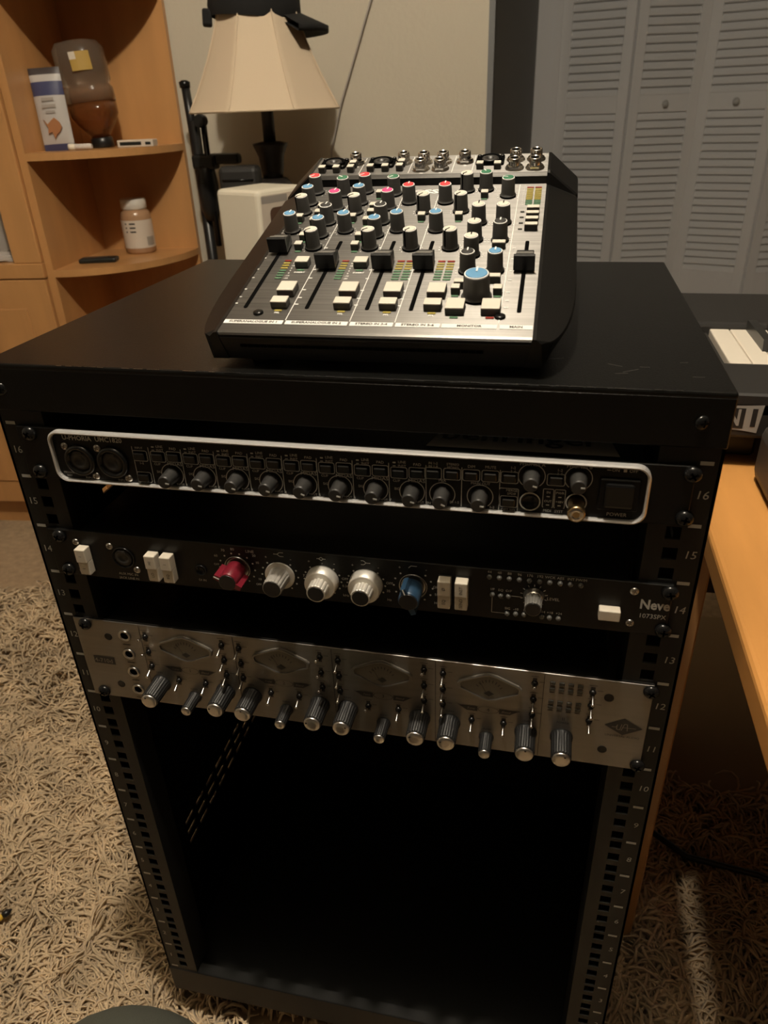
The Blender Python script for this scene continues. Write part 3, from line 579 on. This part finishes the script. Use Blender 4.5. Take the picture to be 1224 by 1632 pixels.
# faders
def fcap():
    m = MB(); a,b = .0072,.0058
    pf = [(-.0085,0),(-.0092,.0105),(-.0080,.0115),(-.0055,.0100),(-.0040,.0103),(-.0025,.0085),(-.0005,.0090),(.0012,.0072),(.0035,.0078),(.0052,.0060),(.0085,.0064),(.0092,0)]
    v = []
    for sgn in (-1,1):
        for t,h in pf: wd_ = a+(b-a)*min(1,max(0,(t+.0080)/.004)); v.append((sgn*wd_,t,h))
    n = len(pf); m.add(v, [tuple(range(n)), tuple(reversed(range(n,2*n)))]+[(i,n+i,n+(i+1)%n,(i+1)%n) for i in range(n)]); return m
fm = fcap().mesh('fader_cap', M['mbody']); fl = MB().box(-.0070,.0070,-.0090,-.0082,.0111,.0116).mesh('index_line', M['mwhite']); fgr = MB().box(-.0056,.0056,-.0056,-.0038,.0098,.0107).box(-.0055,.0055,-.0026,-.0006,.0082,.0092).box(-.0054,.0054,.0010,.0034,.0070,.0080).mesh('grip_ridges', M['kgrey']); fst = MB().box(-.0012,.0012,-.004,.004,-.002,.002).mesh('fader_stem', M['mblack'])
for x,t in ((-92.4,118.5),(-48.8,93),(-7.3,92.6),(22.1,92.8),(91.6,92.2)):
    obj('fader_slot', MB().prism(rrect(-.0014,.0014,.030,.1325,.0013,3),.0001,.00035), M['mblack'], mx, (x/1000,0,0))
    f = obj('fader_cap', fm, None, mx, (x/1000,t/1000,.0018)); obj('fader_stem', fst, None, f); obj('grip_ridges', fgr, None, f)
    for i,tt in enumerate((36,45,56,73,86,104,121)):
        pm_.rect(x/1000-.0098,x/1000-.0072+(-.0006 if i > 3 else 0),tt/1000-.0006,tt/1000+.0006,.0003)
for x,t in ((-80.6,23.5),(80.2,24.1)): obj('panel_screw', MB().lathe([(.0036,0),(.0034,.0012),(.0022,.0018),(.0010,.0018)],18), M['screw'], mx, (x/1000,t/1000,.0001))
for x in (-59,-15.4,14.4,80): pm_.rect(x/1000-.00028,x/1000+.00028,.0148,SL-.003,.0003)
for x in (-58.8,-15.3,22,39): pm_.rect(x/1000-.00028,x/1000+.00028,SL+.003,RL-.003,SH+.0003)
pk = MB()
for x0,x1,t in ((-101,-60,'SUPERANALOGUE IN 1'),(-58.4,-16.2,'SUPERANALOGUE IN 2'),(-14.7,13.6,'STEREO IN 3-4'),(15.2,43.7,'STEREO IN 5-6'),(44.8,79.3,'MONITOR'),(81,101,'MAIN')):
    pm_.rect(x0/1000,x1/1000,.0098,.0146,.0003); pk.text(t,.0033,(x0+x1)/2000,.0122,z=.0005,bold=.00008)
obj('label_lettering', pk, M['uaprint'], mx)
for i,r in enumerate((.0015,.0028,.0041,.0054)): pm_.ring(r,r+.0007,16,.0003,T(-.0045+.002*i*.2,.2245,0),0,.6,2.5)
pm_.text('SSL',.0110,.0010,.2262,z=.0003,align='LEFT',bold=.0005,sx=1.25)
obj('panel_print', pm_, M['mwhite'], mx)
# rear deck: sockets and switches
for x,t in ((-92.6,250.7),(-79.8,250.8),(-66.9,251),(-66.7,261.2),(-49.4,251.6),(-36.3,251.5),(-23.7,252),(-23.4,262),(45.3,252.5),(60,252)): button('small',x,t,SH)
hexm = MB().prism([(.0068*math.cos(i*PI/3),.0068*math.sin(i*PI/3)) for i in range(6)],0,.0028).lathe([(.0078,0),(.0078,.0008)],24).lathe([(.0050,.0028),(.0050,.0080),(.0046,.0088),(.0034,.0090),(.0032,.0060),(.0002,.0058)],28,cap0=False,cap1=False).mesh('jack_socket', M['chrome'])
hh = MB().lathe([(.0033,.0086),(.0032,.0087)],20).mesh('socket_hole', M['mblack'])
for x,t in ((-66,270),(-22.8,270),(-4.9,269),(12,269),(30.9,269),(-5.4,253),(11.2,253),(74.1,271),(91.2,271),(74.2,251.5),(91,251.5)):
    j = obj('jack_socket', hexm, None, mx, (x/1000,t/1000,SH)); obj('socket_hole', hh, None, j)
xl = MB().prism(rrect(-.0120,.0120,-.0105,.0105,.0035),0,.0012).lathe([(.0100,.0012),(.0100,.0030),(.0092,.0034),(.0086,.0012),(.0004,.0010)],32).mesh('combo_socket', M['mblack'])
xi = MB().lathe([(.0072,.0012),(.0070,.0028),(.0034,.0030),(.0030,.0016),(.0003,.0016)],24).mesh('socket_insert', M['uknob'])
for x,t in ((-86.3,268),(-42.7,268.5),(52.6,269)):
    j = obj('combo_socket', xl, None, mx, (x/1000,t/1000,SH)); obj('socket_insert', xi, None, j)
    for dx,dt in ((-.0098,.0085),(.0098,-.0085),(.0098,.0085)): obj('socket_screw', MB().lathe([(.0022,.0012),(.0018,.0022),(.0008,.0026)],12), M['screw'], j, (dx,dt,0))

# ------------------------------------------------------------------ desk and keyboard to the right of the rack
DZ = .700
dk = empty('desk', (0,0,0)); tag(dk, 'orange maple desk with thick front edge, beside the right of the rack', 'desk')
obj('desk_top', MB().rbox(.290,1.6,-.092,.80,DZ-.028,DZ,.005,3), M['woodd'], dk)
obj('leg_panel', MB().rbox(.2925,.3125,.215,.78,0,DZ-.028,.002,1), M['wood'], dk)
obj('leg_panel', MB().rbox(1.56,1.588,-.05,.78,0,DZ-.028,.002,1), M['wood'], dk)
obj('modesty_panel', MB().box(.3125,1.56,.74,.76,.25,DZ-.028), M['wdark'], dk)
kbd = empty('piano_keyboard', (0,0,DZ)); tag(kbd, 'black piano keyboard with ivory keys and grey sticker, on the desk right of the rack', 'keyboard')
obj('body', MB().rbox(.297,1.35,.300,.56,.034,.074,.004,2).prism([(.300,.060),(.366,.060),(.366,.0905),(.362,.0905),(.303,.081),(.300,.079)],.297,1.35,MZ).rbox(.297,.3245,.36,.50,.070,.0865,.002,1).rbox(.297,1.35,.500,.66,.034,.098,.005,2), M['kbody'], kbd)
obj('foot', MB().rbox(.31,.36,.335,.60,0,.036,.003,1), M['kcap'], kbd); obj('foot', MB().rbox(1.28,1.33,.335,.60,0,.036,.003,1), M['kcap'], kbd)
wk = MB().rbox(-.0109,.0109,0,.140,0,.016,.0014,2).mesh('white_key', M['keyw']); bkk = MB().add([(-.0058,0,0),(.0058,0,0),(.0058,.090,0),(-.0058,.090,0),(-.0046,.008,.0115),(.0046,.008,.0115),(.0050,.090,.0115),(-.0050,.090,.0115)],[(3,2,1,0),(4,5,6,7),(0,1,5,4),(1,2,6,5),(2,3,7,6),(3,0,4,7)]).mesh('black_key', M['keyk'])
for i in range(36):
    obj('white_key', wk, None, kbd, (.3372+.0227*i,.368,.0745))
    if i % 7 in (1,2,4,5,6): obj('black_key', bkk, None, kbd, (.3372+.0227*(i+.5)+.001,.412,.0900))
FM = T(0,.300,0)@FRONT
m = MB(); bx0, bx1 = .298, .3500
top = [(bx0+(bx1-bx0)*i/12, .0715-.003*math.sin(PI*(.25+.5*i/12))+.001*i/12) for i in range(13)]; bot = [(x-.0025*i/12, .0425+.0020*math.sin(PI*i/12)-.0015*i/12) for i,(x,z) in enumerate(top)]
m.flat(bot+top[::-1], .0006, FM); st = obj('sticker', m, M['banner'], kbd)
obj('sticker_print', MB().rect(.3005,.3338,.0455,.0665,.0009,FM).text('I',.0240,.3425,.0560,FM,z=.0009,bold=.0012), M['kbody'], st)
obj('sticker_letter', MB().text('N',.0235,.3238,.0558,FM,z=.0012,bold=.0007,sx=.72), M['banner'], st)
sk = empty('desktop_speaker', (.346,.225,DZ)); tag(sk, 'dark grey rounded speaker on the desk at the right edge of the photo', 'speaker')
obj('cabinet', MB().rbox(0,.12,-.060,.062,0,.062,.014,3), M['spk'], sk); obj('grille', MB().rbox(.014,.106,-.0635,-.058,.012,.052,.002,1), M['uknob'], sk)

# ------------------------------------------------------------------ corner shelf unit and bookcase
Kc = Vector((-1.077,1.461,0)); cr = (0,0,WROT)               # local x along the wall, local -y towards the room
cs = empty('corner_shelf', Kc, cr); tag(cs, 'maple corner unit with rounded quarter-circle shelves against the wall', 'shelf unit')
obj('back_board', MB().box(-.018,.263,0,.018,0,2.05), M['wood'], cs); obj('side_board', MB().box(-.018,0,-.295,0,0,2.05), M['wood'], cs)
for z in (.46,.716,.970,1.300,1.63):
    pts = [(0,0)]+[(.263*math.sin(a),-.295*math.cos(a)) for a in [PI/2*i/20 for i in range(21)]]
    obj('shelf', MB().prism(pts, z-.016, z), M['wood'], cs)
obj('plinth', MB().prism([(0,0)]+[(.25*math.sin(a),-.28*math.cos(a)) for a in [PI/2*i/20 for i in range(21)]],0,.07), M['wood'], cs)
bc = empty('bookcase', Kc, cr); tag(bc, 'maple bookcase with open shelf above a cupboard door, at the left edge', 'bookcase')
obj('side_board', MB().box(-.038,-.020,-.290,.018,0,2.05), M['wood'], bc); obj('side_board', MB().box(-.80,-.782,-.290,.018,0,2.05), M['wood'], bc)
obj('face_stile', MB().rbox(-.090,-.020,-.306,-.290,.735,2.05,.002,1), M['wood'], bc)
obj('back_board', MB().box(-.782,-.038,.008,.016,.08,2.05), M['wood'], bc)
for z in (.735,1.15,1.6,2.05): obj('shelf', MB().box(-.782,-.038,-.285,.008,z-.022,z), M['wood'], bc)
obj('shelf_edge', MB().rbox(-.80,-.020,-.308,-.286,.700,.735,.002,1), M['wood'], bc)
d = obj('cupboard_door', MB().rbox(-.398,-.022,-.306,-.290,.083,.697,.002,1), M['wood'], bc); obj('door_panel', MB().rbox(-.33,-.085,-.3095,-.305,.15,.63,.003,1), M['wood'], d)
d = obj('cupboard_door', MB().rbox(-.798,-.402,-.306,-.290,.083,.697,.002,1), M['wood'], bc); obj('door_panel', MB().rbox(-.735,-.465,-.3095,-.305,.15,.63,.003,1), M['wood'], d)
obj('plinth', MB().box(-.80,-.020,-.27,.0,0,.08), M['wood'], bc)
def cpt(x, y, z): v = Kc+Vector((math.cos(WROT)*x-math.sin(WROT)*y, math.sin(WROT)*x+math.cos(WROT)*y, z)); return v
# snack bag
bg = empty('snack_bag', cpt(.043,-.212,.970), (-.10,-.03,WROT+.12)); bg.scale = (.98,1,1.12); tag(bg, 'white and blue snack bag with orange fish picture leaning on the upper shelf', 'snack bag')
def pouch(x0,x1,z0,z1,th,n=8):
    v = []; f = []
    for j in range(n+1):
        for i in range(n+1):
            u,q = i/n, j/n; bul = th*(math.sin(PI*u)**.6)*(math.sin(PI*q)**.5)
            v.append((x0+(x1-x0)*u, -bul-.0006, z0+(z1-z0)*q))
    k = len(v); v += [(x,-y,z) for x,y,z in v]
    for j in range(n):
        for i in range(n): a = j*(n+1)+i; f.append((a,a+1,a+n+2,a+n+1)); f.append((k+a,k+a+n+1,k+a+n+2,k+a+1))
    return v, f
v,f = pouch(-.036,.036,0,.150,.013,12)
pm2 = MB().add(v,f,smooth=True)
for i,fc in enumerate(pm2.f):
    zc = sum(pm2.v[q][2] for q in fc)/4
    pm2.m[i] = 1 if (zc < .018 or .106 < zc < .122) else (2 if zc > .136 else 0)
pb = obj('pouch', pm2, [M['bagw'],M['bagb'],M['bagd']], bg)
obj('fish_print', MB().prism([(-.020,.058),(-.012,.048),(-.004,.054),(.006,.060),(.016,.052),(.020,.042),(.014,.034),(.006,.030),(.000,.022),(-.004,.034),(-.014,.032),(-.012,.042)],.0,.0030,T(0,-.0125,0)@FRONT), M['fish'], pb)
obj('lettering', MB().rect(-.014,.014,.090,.096,0,T(0,-.0155,0)@FRONT).rect(-.016,.016,.078,.084,0,T(0,-.0155,0)@FRONT).rect(-.010,.012,.068,.073,0,T(0,-.0155,0)@FRONT), M['grey'], pb)
# syrup jug standing upside down
jg = empty('syrup_jug', cpt(.104,-.112,.970), (0,-.09,WROT)); jg.scale = (1.32,1.32,1.24); tag(jg, 'clear plastic jug of amber syrup standing on its cap on the upper shelf', 'bottle')
def sq(a, e=.5): c, s_ = math.cos(a), math.sin(a); return 1/((abs(c)**(2/e*.5*2)+abs(s_)**(2/e*.5*2))**(e/2))
obj('cap', MB().lathe([(.019,0),(.020,.002),(.020,.016),(.018,.018)],24), M['kcap'], jg)
sqf = lambda a,j: 1+.10*(1-abs(math.cos(2*a)))
obj('syrup', MB().lathe([(.016,.018),(.020,.026),(.032,.042),(.0395,.056),(.0405,.078)],32,fn=sqf), M['amber'], jg)
obj('plastic_shell', MB().lathe([(.0415,.078),(.041,.100),(.037,.106),(.041,.113),(.042,.140),(.0415,.165),(.034,.176),(.020,.179)],32,fn=sqf), M['clear'], jg)
lb = obj('label', MB().add([(.0462*math.sin(a),-.0462*math.cos(a),z) for z in (.128,.158) for a in [.05+.75*i/6 for i in range(7)]],[(i,i+1,i+8,i+7) for i in range(6)]), M['yellow'], jg)
obj('barcode', MB().add([(.0466*math.sin(a),-.0466*math.cos(a),z) for z in (.146,.158) for a in (.05,.17,.29)],[(0,1,4,3),(1,2,5,4)]), M['label'], lb)
mk_ = empty('white_marker', cpt(.075,-.212,.977), (0,PI/2,WROT+.12)); tag(mk_, 'short white marker pen lying at front of the upper shelf', 'marker')
obj('barrel', MB().lathe([(.0055,0),(.0062,.003),(.0062,.040),(.0050,.044)],14), M['paper'], mk_); obj('end_cap', MB().lathe([(.0070,-.010),(.0072,-.006),(.0072,.003),(.0062,.005)],14), M['white'], mk_)
bx_ = empty('small_card_box', cpt(.193,-.118,.970), (0,0,WROT+.1)); bx_.scale = (1.2,1,1.2); tag(bx_, 'flat white box with dark stripe lying on the upper shelf', 'box')
obj('carton', MB().rbox(-.036,.036,-.02,.02,0,.0125,.001,1), M['label'], bx_); obj('dark_stripe', MB().rect(-.031,.012,.0032,.0094,0,T(0,-.0203,0)@FRONT).rect(.020,.031,.0035,.0085,0,T(0,-.0203,0)@FRONT), M['remote'], bx_)
jr = empty('vitamin_jar', cpt(.126,-.055,.716), (0,0,WROT)); jr.scale = (1.14,1.14,1.22); tag(jr, 'brown jar with white lid and white label on the lower shelf', 'jar')
obj('jar_body', MB().lathe([(.030,0),(.034,.004),(.034,.074),(.031,.084),(.026,.088)],28), M['jar'], jr); obj('lid', MB().lathe([(.0265,.088),(.0285,.090),(.0285,.107),(.0265,.109)],28), M['lid'], jr)
lb = obj('label', MB().add([(.0345*math.cos(a),.0345*math.sin(a),z) for z in (.012,.068) for a in [2*PI*i/28 for i in range(28)]],[(i,(i+1)%28,28+(i+1)%28,28+i) for i in range(28)],smooth=True), M['label'], jr)
m = MB()
for i in range(7): a = -.65+.085*i; m.add([(.0348*math.cos(a+b),.0348*math.sin(a+b),z) for z in (.016,.034) for b in (0,.04)],[(0,1,3,2)])
for i in range(3): m.add([(.0348*math.cos(a),.0348*math.sin(a),z) for z in (.060-.008*i,.063-.008*i) for a in (-2.0,-1.6,-1.3)],[(0,1,4,3),(1,2,5,4)])
obj('barcode', m, M['remote'], lb)['kind'] = 'stuff'
rm = empty('remote_control', cpt(.068,-.190,.716), (0,0,WROT+.16)); rm.scale = (1.35,1.2,1.1); tag(rm, 'small black remote control lying on the lower shelf', 'remote')
obj('shell', MB().rbox(-.034,.034,-.016,.016,0,.010,.003,2), M['remote'], rm); obj('keypad', MB().rbox(-.028,.018,-.010,.010,.0095,.0108,.0006,1), M['uknob'], rm)
# things on the bookcase shelf, cut by the frame
pa = empty('paper_stack', cpt(-.160,-.235,.735), (0,0,WROT+.2)); tag(pa, 'loose white papers on the bookcase shelf at left edge', 'papers')
for i in range(4): obj('sheet', MB().box(-.075,.065,-.05,.08,.001+.003*i,.003+.003*i), M['paper'], pa, (random.uniform(-.01,.01),random.uniform(-.01,.01),0), (0,0,random.uniform(-.3,.3)))
mg = empty('magazine', cpt(-.145,-.19,.748), (-.15,-.12,WROT)); tag(mg, 'rumpled grey magazine leaning upright behind the loose papers', 'magazine')
obj('cover', MB().rbox(-.08,.020,-.012,.012,0,.135,.004,2), M['grey'], mg); obj('pages', MB().box(-.07,.0225,-.009,.009,.004,.130), M['paper'], mg)
og = empty('orange_container', cpt(-.103,-.262,.735)); tag(og, 'tiny orange plastic pot beside the papers', 'pot'); obj('pot', MB().lathe([(.008,0),(.010,.002),(.010,.018)],16), M['fish'], og); obj('rim', MB().lathe([(.0105,.018),(.0105,.021)],16), M['yellow'], og)

# ------------------------------------------------------------------ side table, lamp, cap, box, mic stand
sd = empty('side_table', (-.45,1.22,0), cr); tag(sd, 'dark side table behind the rack carrying the lamp', 'side table')
obj('table_top', MB().rbox(-.19,.19,-.23,.22,.630,.655,.004,2), M['wdark'], sd)
for x in (-.165,.165):
    for y in (-.20,.19): obj('leg', MB().box(x-.018,x+.018,y-.018,y+.018,0,.630), M['wdark'], sd)
lp = empty('table_lamp', (-.512,1.312,.655)); tag(lp, 'table lamp with beige bell shade and dark turned base against the wall', 'lamp')
obj('lamp_base', MB().lathe([(.052,0),(.054,.008),(.048,.022),(.036,.03),(.040,.06),(.052,.11),(.058,.16),(.054,.215),(.040,.235),(.030,.245)],36), M['bronze'], lp)
obj('cup', MB().lathe([(.022,.245),(.026,.262),(.029,.290),(.038,.310),(.040,.316),(.020,.320)],32), M['bronze'], lp)
obj('column', MB().lathe([(.014,.318),(.0135,.42),(.010,.43)],20), M['bronze'], lp)
shp = [(.172,.382),(.167,.390),(.150,.418),(.134,.448),(.118,.480),(.103,.515),(.090,.550),(.0815,.580),(.0780,.600)]
OFF = math.radians(-96)
sf = lambda a, j: math.cos(PI/8)/math.cos(((a-OFF) % (PI/4))-PI/8)
m = MB().lathe(shp,64,fn=sf,cap0=False,cap1=False); m.lathe([(r-.0015,z) for r,z in shp][::-1],64,fn=sf,cap0=False,cap1=False)
obj('shade', m, M['shade'], lp)
for k in range(8):
    a = OFF+k*PI/4; obj('seam', MB().tube([(r*math.cos(a)*1.002,r*math.sin(a)*1.002,z) for r,z in shp],.0016,6), M['shade'], lp)
obj('shade_rim', MB().tube([(.172*sf(a,0)*math.cos(a),.172*sf(a,0)*math.sin(a),.382) for a in [2*PI*i/64 for i in range(64)]],.0028,6,closed=True), M['shade'], lp)
# black baseball cap on top of the shade
hz = empty('baseball_cap', (-.520,1.314,1.203), (0,.09,.42)); tag(hz, 'black baseball cap perched on top of the lamp shade', 'cap')
m = MB().lathe([(.092,0),(.097,.018),(.094,.050),(.078,.083),(.045,.103),(.010,.109)],32,cap0=False,cap1=True)
obj('crown', m, M['hat'], hz)
v = []; f = []; n = 16
for i in range(n+1):
    a = -.95+1.9*i/n
    ri = .088; ro = ri+.068*math.cos(a*.98)**.55 if abs(a) < 1.55 else ri
    for r,dz in ((ri,.016),(ro,-.006*math.cos(a)**2),):
        droop = -.02*(abs(math.sin(a))**2)
        v += [(r*math.cos(a),r*math.sin(a),dz+droop+.006),(r*math.cos(a),r*math.sin(a),dz+droop-.006)]
for i in range(n):
    b = i*4; c = b+4; f += [(b,b+2,c+2,c),(b+1,c+1,c+3,b+3),(b+2,b+3,c+3,c+2),(b,c,c+1,b+1)]
obj('brim', MB().add(v,f,smooth=True), M['hat'], hz)
obj('strap', MB().rbox(-.108,-.088,-.022,.022,-.018,.012,.004,2), M['hat'], hz)
obj('top_button', MB().lathe([(.007,.107),(.006,.112),(.003,.114)],12), M['hat'], hz)
# white box and black case
wb = empty('white_carton', (-.462,1.080,.655), (0,0,1.15)); tag(wb, 'white rounded carton with brown printed label in front of the lamp', 'carton')
obj('carton_body', MB().rbox(-.050,.085,-.050,.072,0,.246,.010,3,T(0,0,0)), M['white'], wb)
lb = obj('label', MB().prism(rrect(-.044,.078,.03,.236,.004),0,.0008,T(0,-.0502,0)@FRONT), M['label'], wb)
obj('brown_print', MB().prism(rrect(-.022,.030,.178,.212,.012),.0008,.0012,T(0,-.0502,0)@FRONT).prism(rrect(-.020,.004,.155,.160,.001),.0008,.0012,T(0,-.0502,0)@FRONT), M['brown'], lb)
obj('grey_print', MB().prism(rrect(-.043,.030,.221,.234,.002),.0008,.0011,T(0,-.0502,0)@FRONT), M['grey'], lb)
bb = empty('black_case', (-.572,1.225,.655), (0,0,.1)); tag(bb, 'black zipped case standing between the mic stand and the lamp', 'case')
obj('case_body', MB().rbox(-.030,.060,-.022,.024,0,.278,.012,3), M['kbody'], bb); obj('zip', MB().tube([(-.02,-.023,.25),(.05,-.023,.25)],.002,6), M['screw'], bb)
ms = empty('microphone_stand', (-.726,1.385,0)); tag(ms, 'folded black microphone stand beside the maple corner shelf', 'mic stand')
obj('pole', MB().tube([(0,0,.02),(.0,0,1.02)],.013,12), M['metalk'], ms); obj('upper_tube', MB().tube([(-.004,0,.95),(-.008,0,1.09)],.010,12), M['metalk'], ms); obj('tip', MB().lathe([(.012,1.088),(.013,1.10),(.006,1.104)],12,T(-.009,0,0)), M['screw'], ms)
obj('boom_tube', MB().tube([(.028,-.012,.74),(.030,-.012,1.03)],.007,10), M['screw'], ms); obj('boom_clutch', MB().lathe([(.013,-.012),(.015,0),(.013,.012)],20,T(.026,-.016,1.02)@RX(PI/2)), M['metalk'], ms)
obj('clamp', MB().rbox(-.012,.05,-.02,.014,.915,.950,.008,2).rbox(.04,.110,-.014,.010,.926,.950,.008,2), M['metalk'], ms); obj('clamp_lower', MB().lathe([(.016,.80),(.024,.83),(.026,.88),(.022,.915),(.016,.925)],16,T(.016,-.004,0)), M['metalk'], ms)
for a in (-1.5,1.4,2.9): obj('leg', MB().tube([(0,0,.50),(.03*math.cos(a),.03*math.sin(a),.30),(.08*math.cos(a),.09*math.sin(a),.012)],.009,8), M['metalk'], ms)
# cord running down the wall
q0, q1 = Vector((-.327,1.572,1.252)), Vector((-.409,1.560,1.044)); dq = q1-q0
tag(obj('wall_cord', MB().tube([tuple(q0-dq*3.2),tuple(q0-dq*1.5),tuple(q0),tuple(q0+dq*.5),tuple(q1),tuple(q1+dq*.5+Vector((.01,0,0))),(-.45,1.555,.7),(-.46,1.553,.02)],.0022,6), M['grey']), 'thin grey cord running down the wall behind the lamp', 'cord')

# ------------------------------------------------------------------ photographer's knee, screwdriver bit, floor cable
me = bpy.data.meshes.new('person')
pts = [(-.08,-.80,.50,.105),(-.088,-.55,.488,.092),(-.095,-.34,.482,.080),(-.100,-.232,.463,.074),(-.107,-.243,.37,.066),(-.14,-.27,.22,.060),(-.145,-.30,.10,.043),(-.145,-.24,.045,.038),(-.148,-.16,.035,.036)]
me.from_pydata([p[:3] for p in pts],[(i,i+1) for i in range(len(pts)-1)],[])
pe = bpy.data.objects.new('person', me); COL.objects.link(pe); me.materials.append(M['trous'])
sm = pe.modifiers.new('skin','SKIN'); 
for i,p in enumerate(pts): me.skin_vertices[0].data[i].radius = (p[3],p[3])
me.skin_vertices[0].data[0].use_root = True
pe.modifiers.new('sub','SUBSURF').levels = 3; pe.modifiers['sub'].render_levels = 3; sm.use_smooth_shade = True
tag(pe, 'bent knee of a seated person in dark olive trousers at bottom edge', 'person')
sb_ = empty('screwdriver_bit', (-.570,.048,.040), (0,PI/2-.1,.95)); tag(sb_, 'black-tipped yellow hobby tool lying on the shag carpet at left edge', 'tool')
obj('tip', MB().lathe([(.0035,.010),(.0050,.013),(.0050,.018),(.002,.022),(.0008,.024)],10), M['kcap'], sb_); obj('handle', MB().lathe([(.0045,-.09),(.0055,-.08),(.0045,.008),(.0035,.010)],12), M['bityel'], sb_)
tag(obj('floor_cable', MB().tube([(.275,.47,.035),(.34,.39,.036),(.40,.345,.036),(.50,.335,.034),(.62,.29,.034),(.8,.2,.03)],.005,6), M['kcap']), 'black cable lying on the carpet under the desk', 'cable')

# ------------------------------------------------------------------ shag pile: uncountable yarn, one mesh
def shag(n, x0, x1, y0, y1, seed, rad=.0018, lmin=.030, lmax=.062):
    rng = np.random.default_rng(seed); S = 6; K = 3
    x = rng.uniform(x0,x1,n); y = rng.uniform(y0,y1,n)
    ny = RUGY+.12*(x+1.2)                                             # far edge of the rug
    keep = y < ny; x = x[keep]; y = y[keep]; n = len(x)
    g = np.round(x/.045+.35*np.sin(y*40))*7.13+np.round(y/.045+.35*np.sin(x*37))*3.77       # tufts: neighbours fall the same way
    tuft = np.sin(g*12.9898)*43758.5453; tuft -= np.floor(tuft); t2 = np.sin(g*78.233)*12543.123; t2 -= np.floor(t2)
    th = 1.6*np.sin(x*9+1.3+1.2*np.sin(y*8))+1.6*np.sin(y*10-.6+1.7*np.sin(x*8))+(tuft-.5)*3.4+rng.normal(0,.75,n)
    Lg = rng.uniform(lmin,lmax,n)*(.75+.5*t2); curl = rng.normal(0,1.3,n)+(t2-.5)*1.6; hmax = rng.uniform(.010,.024,n)+.018*t2*rng.uniform(.4,1,n)
    P = np.zeros((n,S,3)); P[:,0] = np.stack([x,y,np.full(n,.002)],1)
    for s in range(1,S):
        u = s/(S-1); a = th+curl*u+rng.normal(0,.12,n); d = Lg/(S-1)
        P[:,s,0] = P[:,s-1,0]+np.cos(a)*d*.86; P[:,s,1] = P[:,s-1,1]+np.sin(a)*d*.86
        P[:,s,2] = .003+hmax*np.sin(np.pi*(.12+.70*u))
    Tn = np.gradient(P,axis=1); Tn /= np.linalg.norm(Tn,axis=2,keepdims=True)+1e-9
    A = np.cross(Tn,np.array([0,0,1.])); A /= np.linalg.norm(A,axis=2,keepdims=True)+1e-9; B = np.cross(A,Tn)
    r = (rad*rng.uniform(.7,1.3,n))[:,None,None]*np.array([1,1,1,1,.95,.55])[None,:,None]
    V = np.stack([P+r*(A*math.cos(2*PI*k/K)+B*math.sin(2*PI*k/K)) for k in range(K)],2).reshape(-1,3)
    base = (np.arange(n)*S*K)[:,None]; F = []
    for s in range(S-1):
        for k in range(K): F.append(base+np.array([s*K+k,s*K+(k+1)%K,(s+1)*K+(k+1)%K,(s+1)*K+k]))
    return V, np.stack(F,1).reshape(-1,4)
RUGY = .80
parts = [shag(37000,-1.0,-.27,-.35,.45,1,.0017), shag(14000,-1.75,-.27,.45,1.0,2,.0020), shag(8000,-.27,.22,-.30,-.01,3), shag(8000,.26,.62,-.15,.5,4,.0021), shag(2000,-.27,.24,.02,.38,5,.0021,.02,.035), shag(7000,.22,.85,-.62,-.15,6,.0022), shag(5000,-.75,.22,-.62,-.32,7,.0022), shag(4000,.62,.95,-.15,.5,8,.0024)]
Vs = []; Fs = []; k = 0
for V,F in parts: Vs.append(V); Fs.append(F+k); k += len(V)
V = np.concatenate(Vs).astype(np.float32); F = np.concatenate(Fs).astype(np.int32)
me = bpy.data.meshes.new('pile'); me.vertices.add(len(V)); me.vertices.foreach_set('co',V.ravel())
me.loops.add(F.size); me.loops.foreach_set('vertex_index',F.ravel()); me.polygons.add(len(F)); me.polygons.foreach_set('loop_start',np.arange(0,F.size,4,dtype=np.int32))
me.polygons.foreach_set('use_smooth',np.ones(len(F),bool)); me.update(calc_edges=True); me.materials.append(M['yarn'])
rug = empty('shag_rug', (0,0,0)); tag(rug, 'tan shag rug of long curly yarn spread under the rack and desk', 'rug')
obj('backing', MB().prism([(-1.75,-1.2),(1.3,-1.2),(1.3,RUGY+.12*2.5),(-1.75,RUGY+.12*-.55)],.0005,.004), M['rugb'], rug)
cpile = obj('pile', me, None, rug); cpile['kind'] = 'stuff'
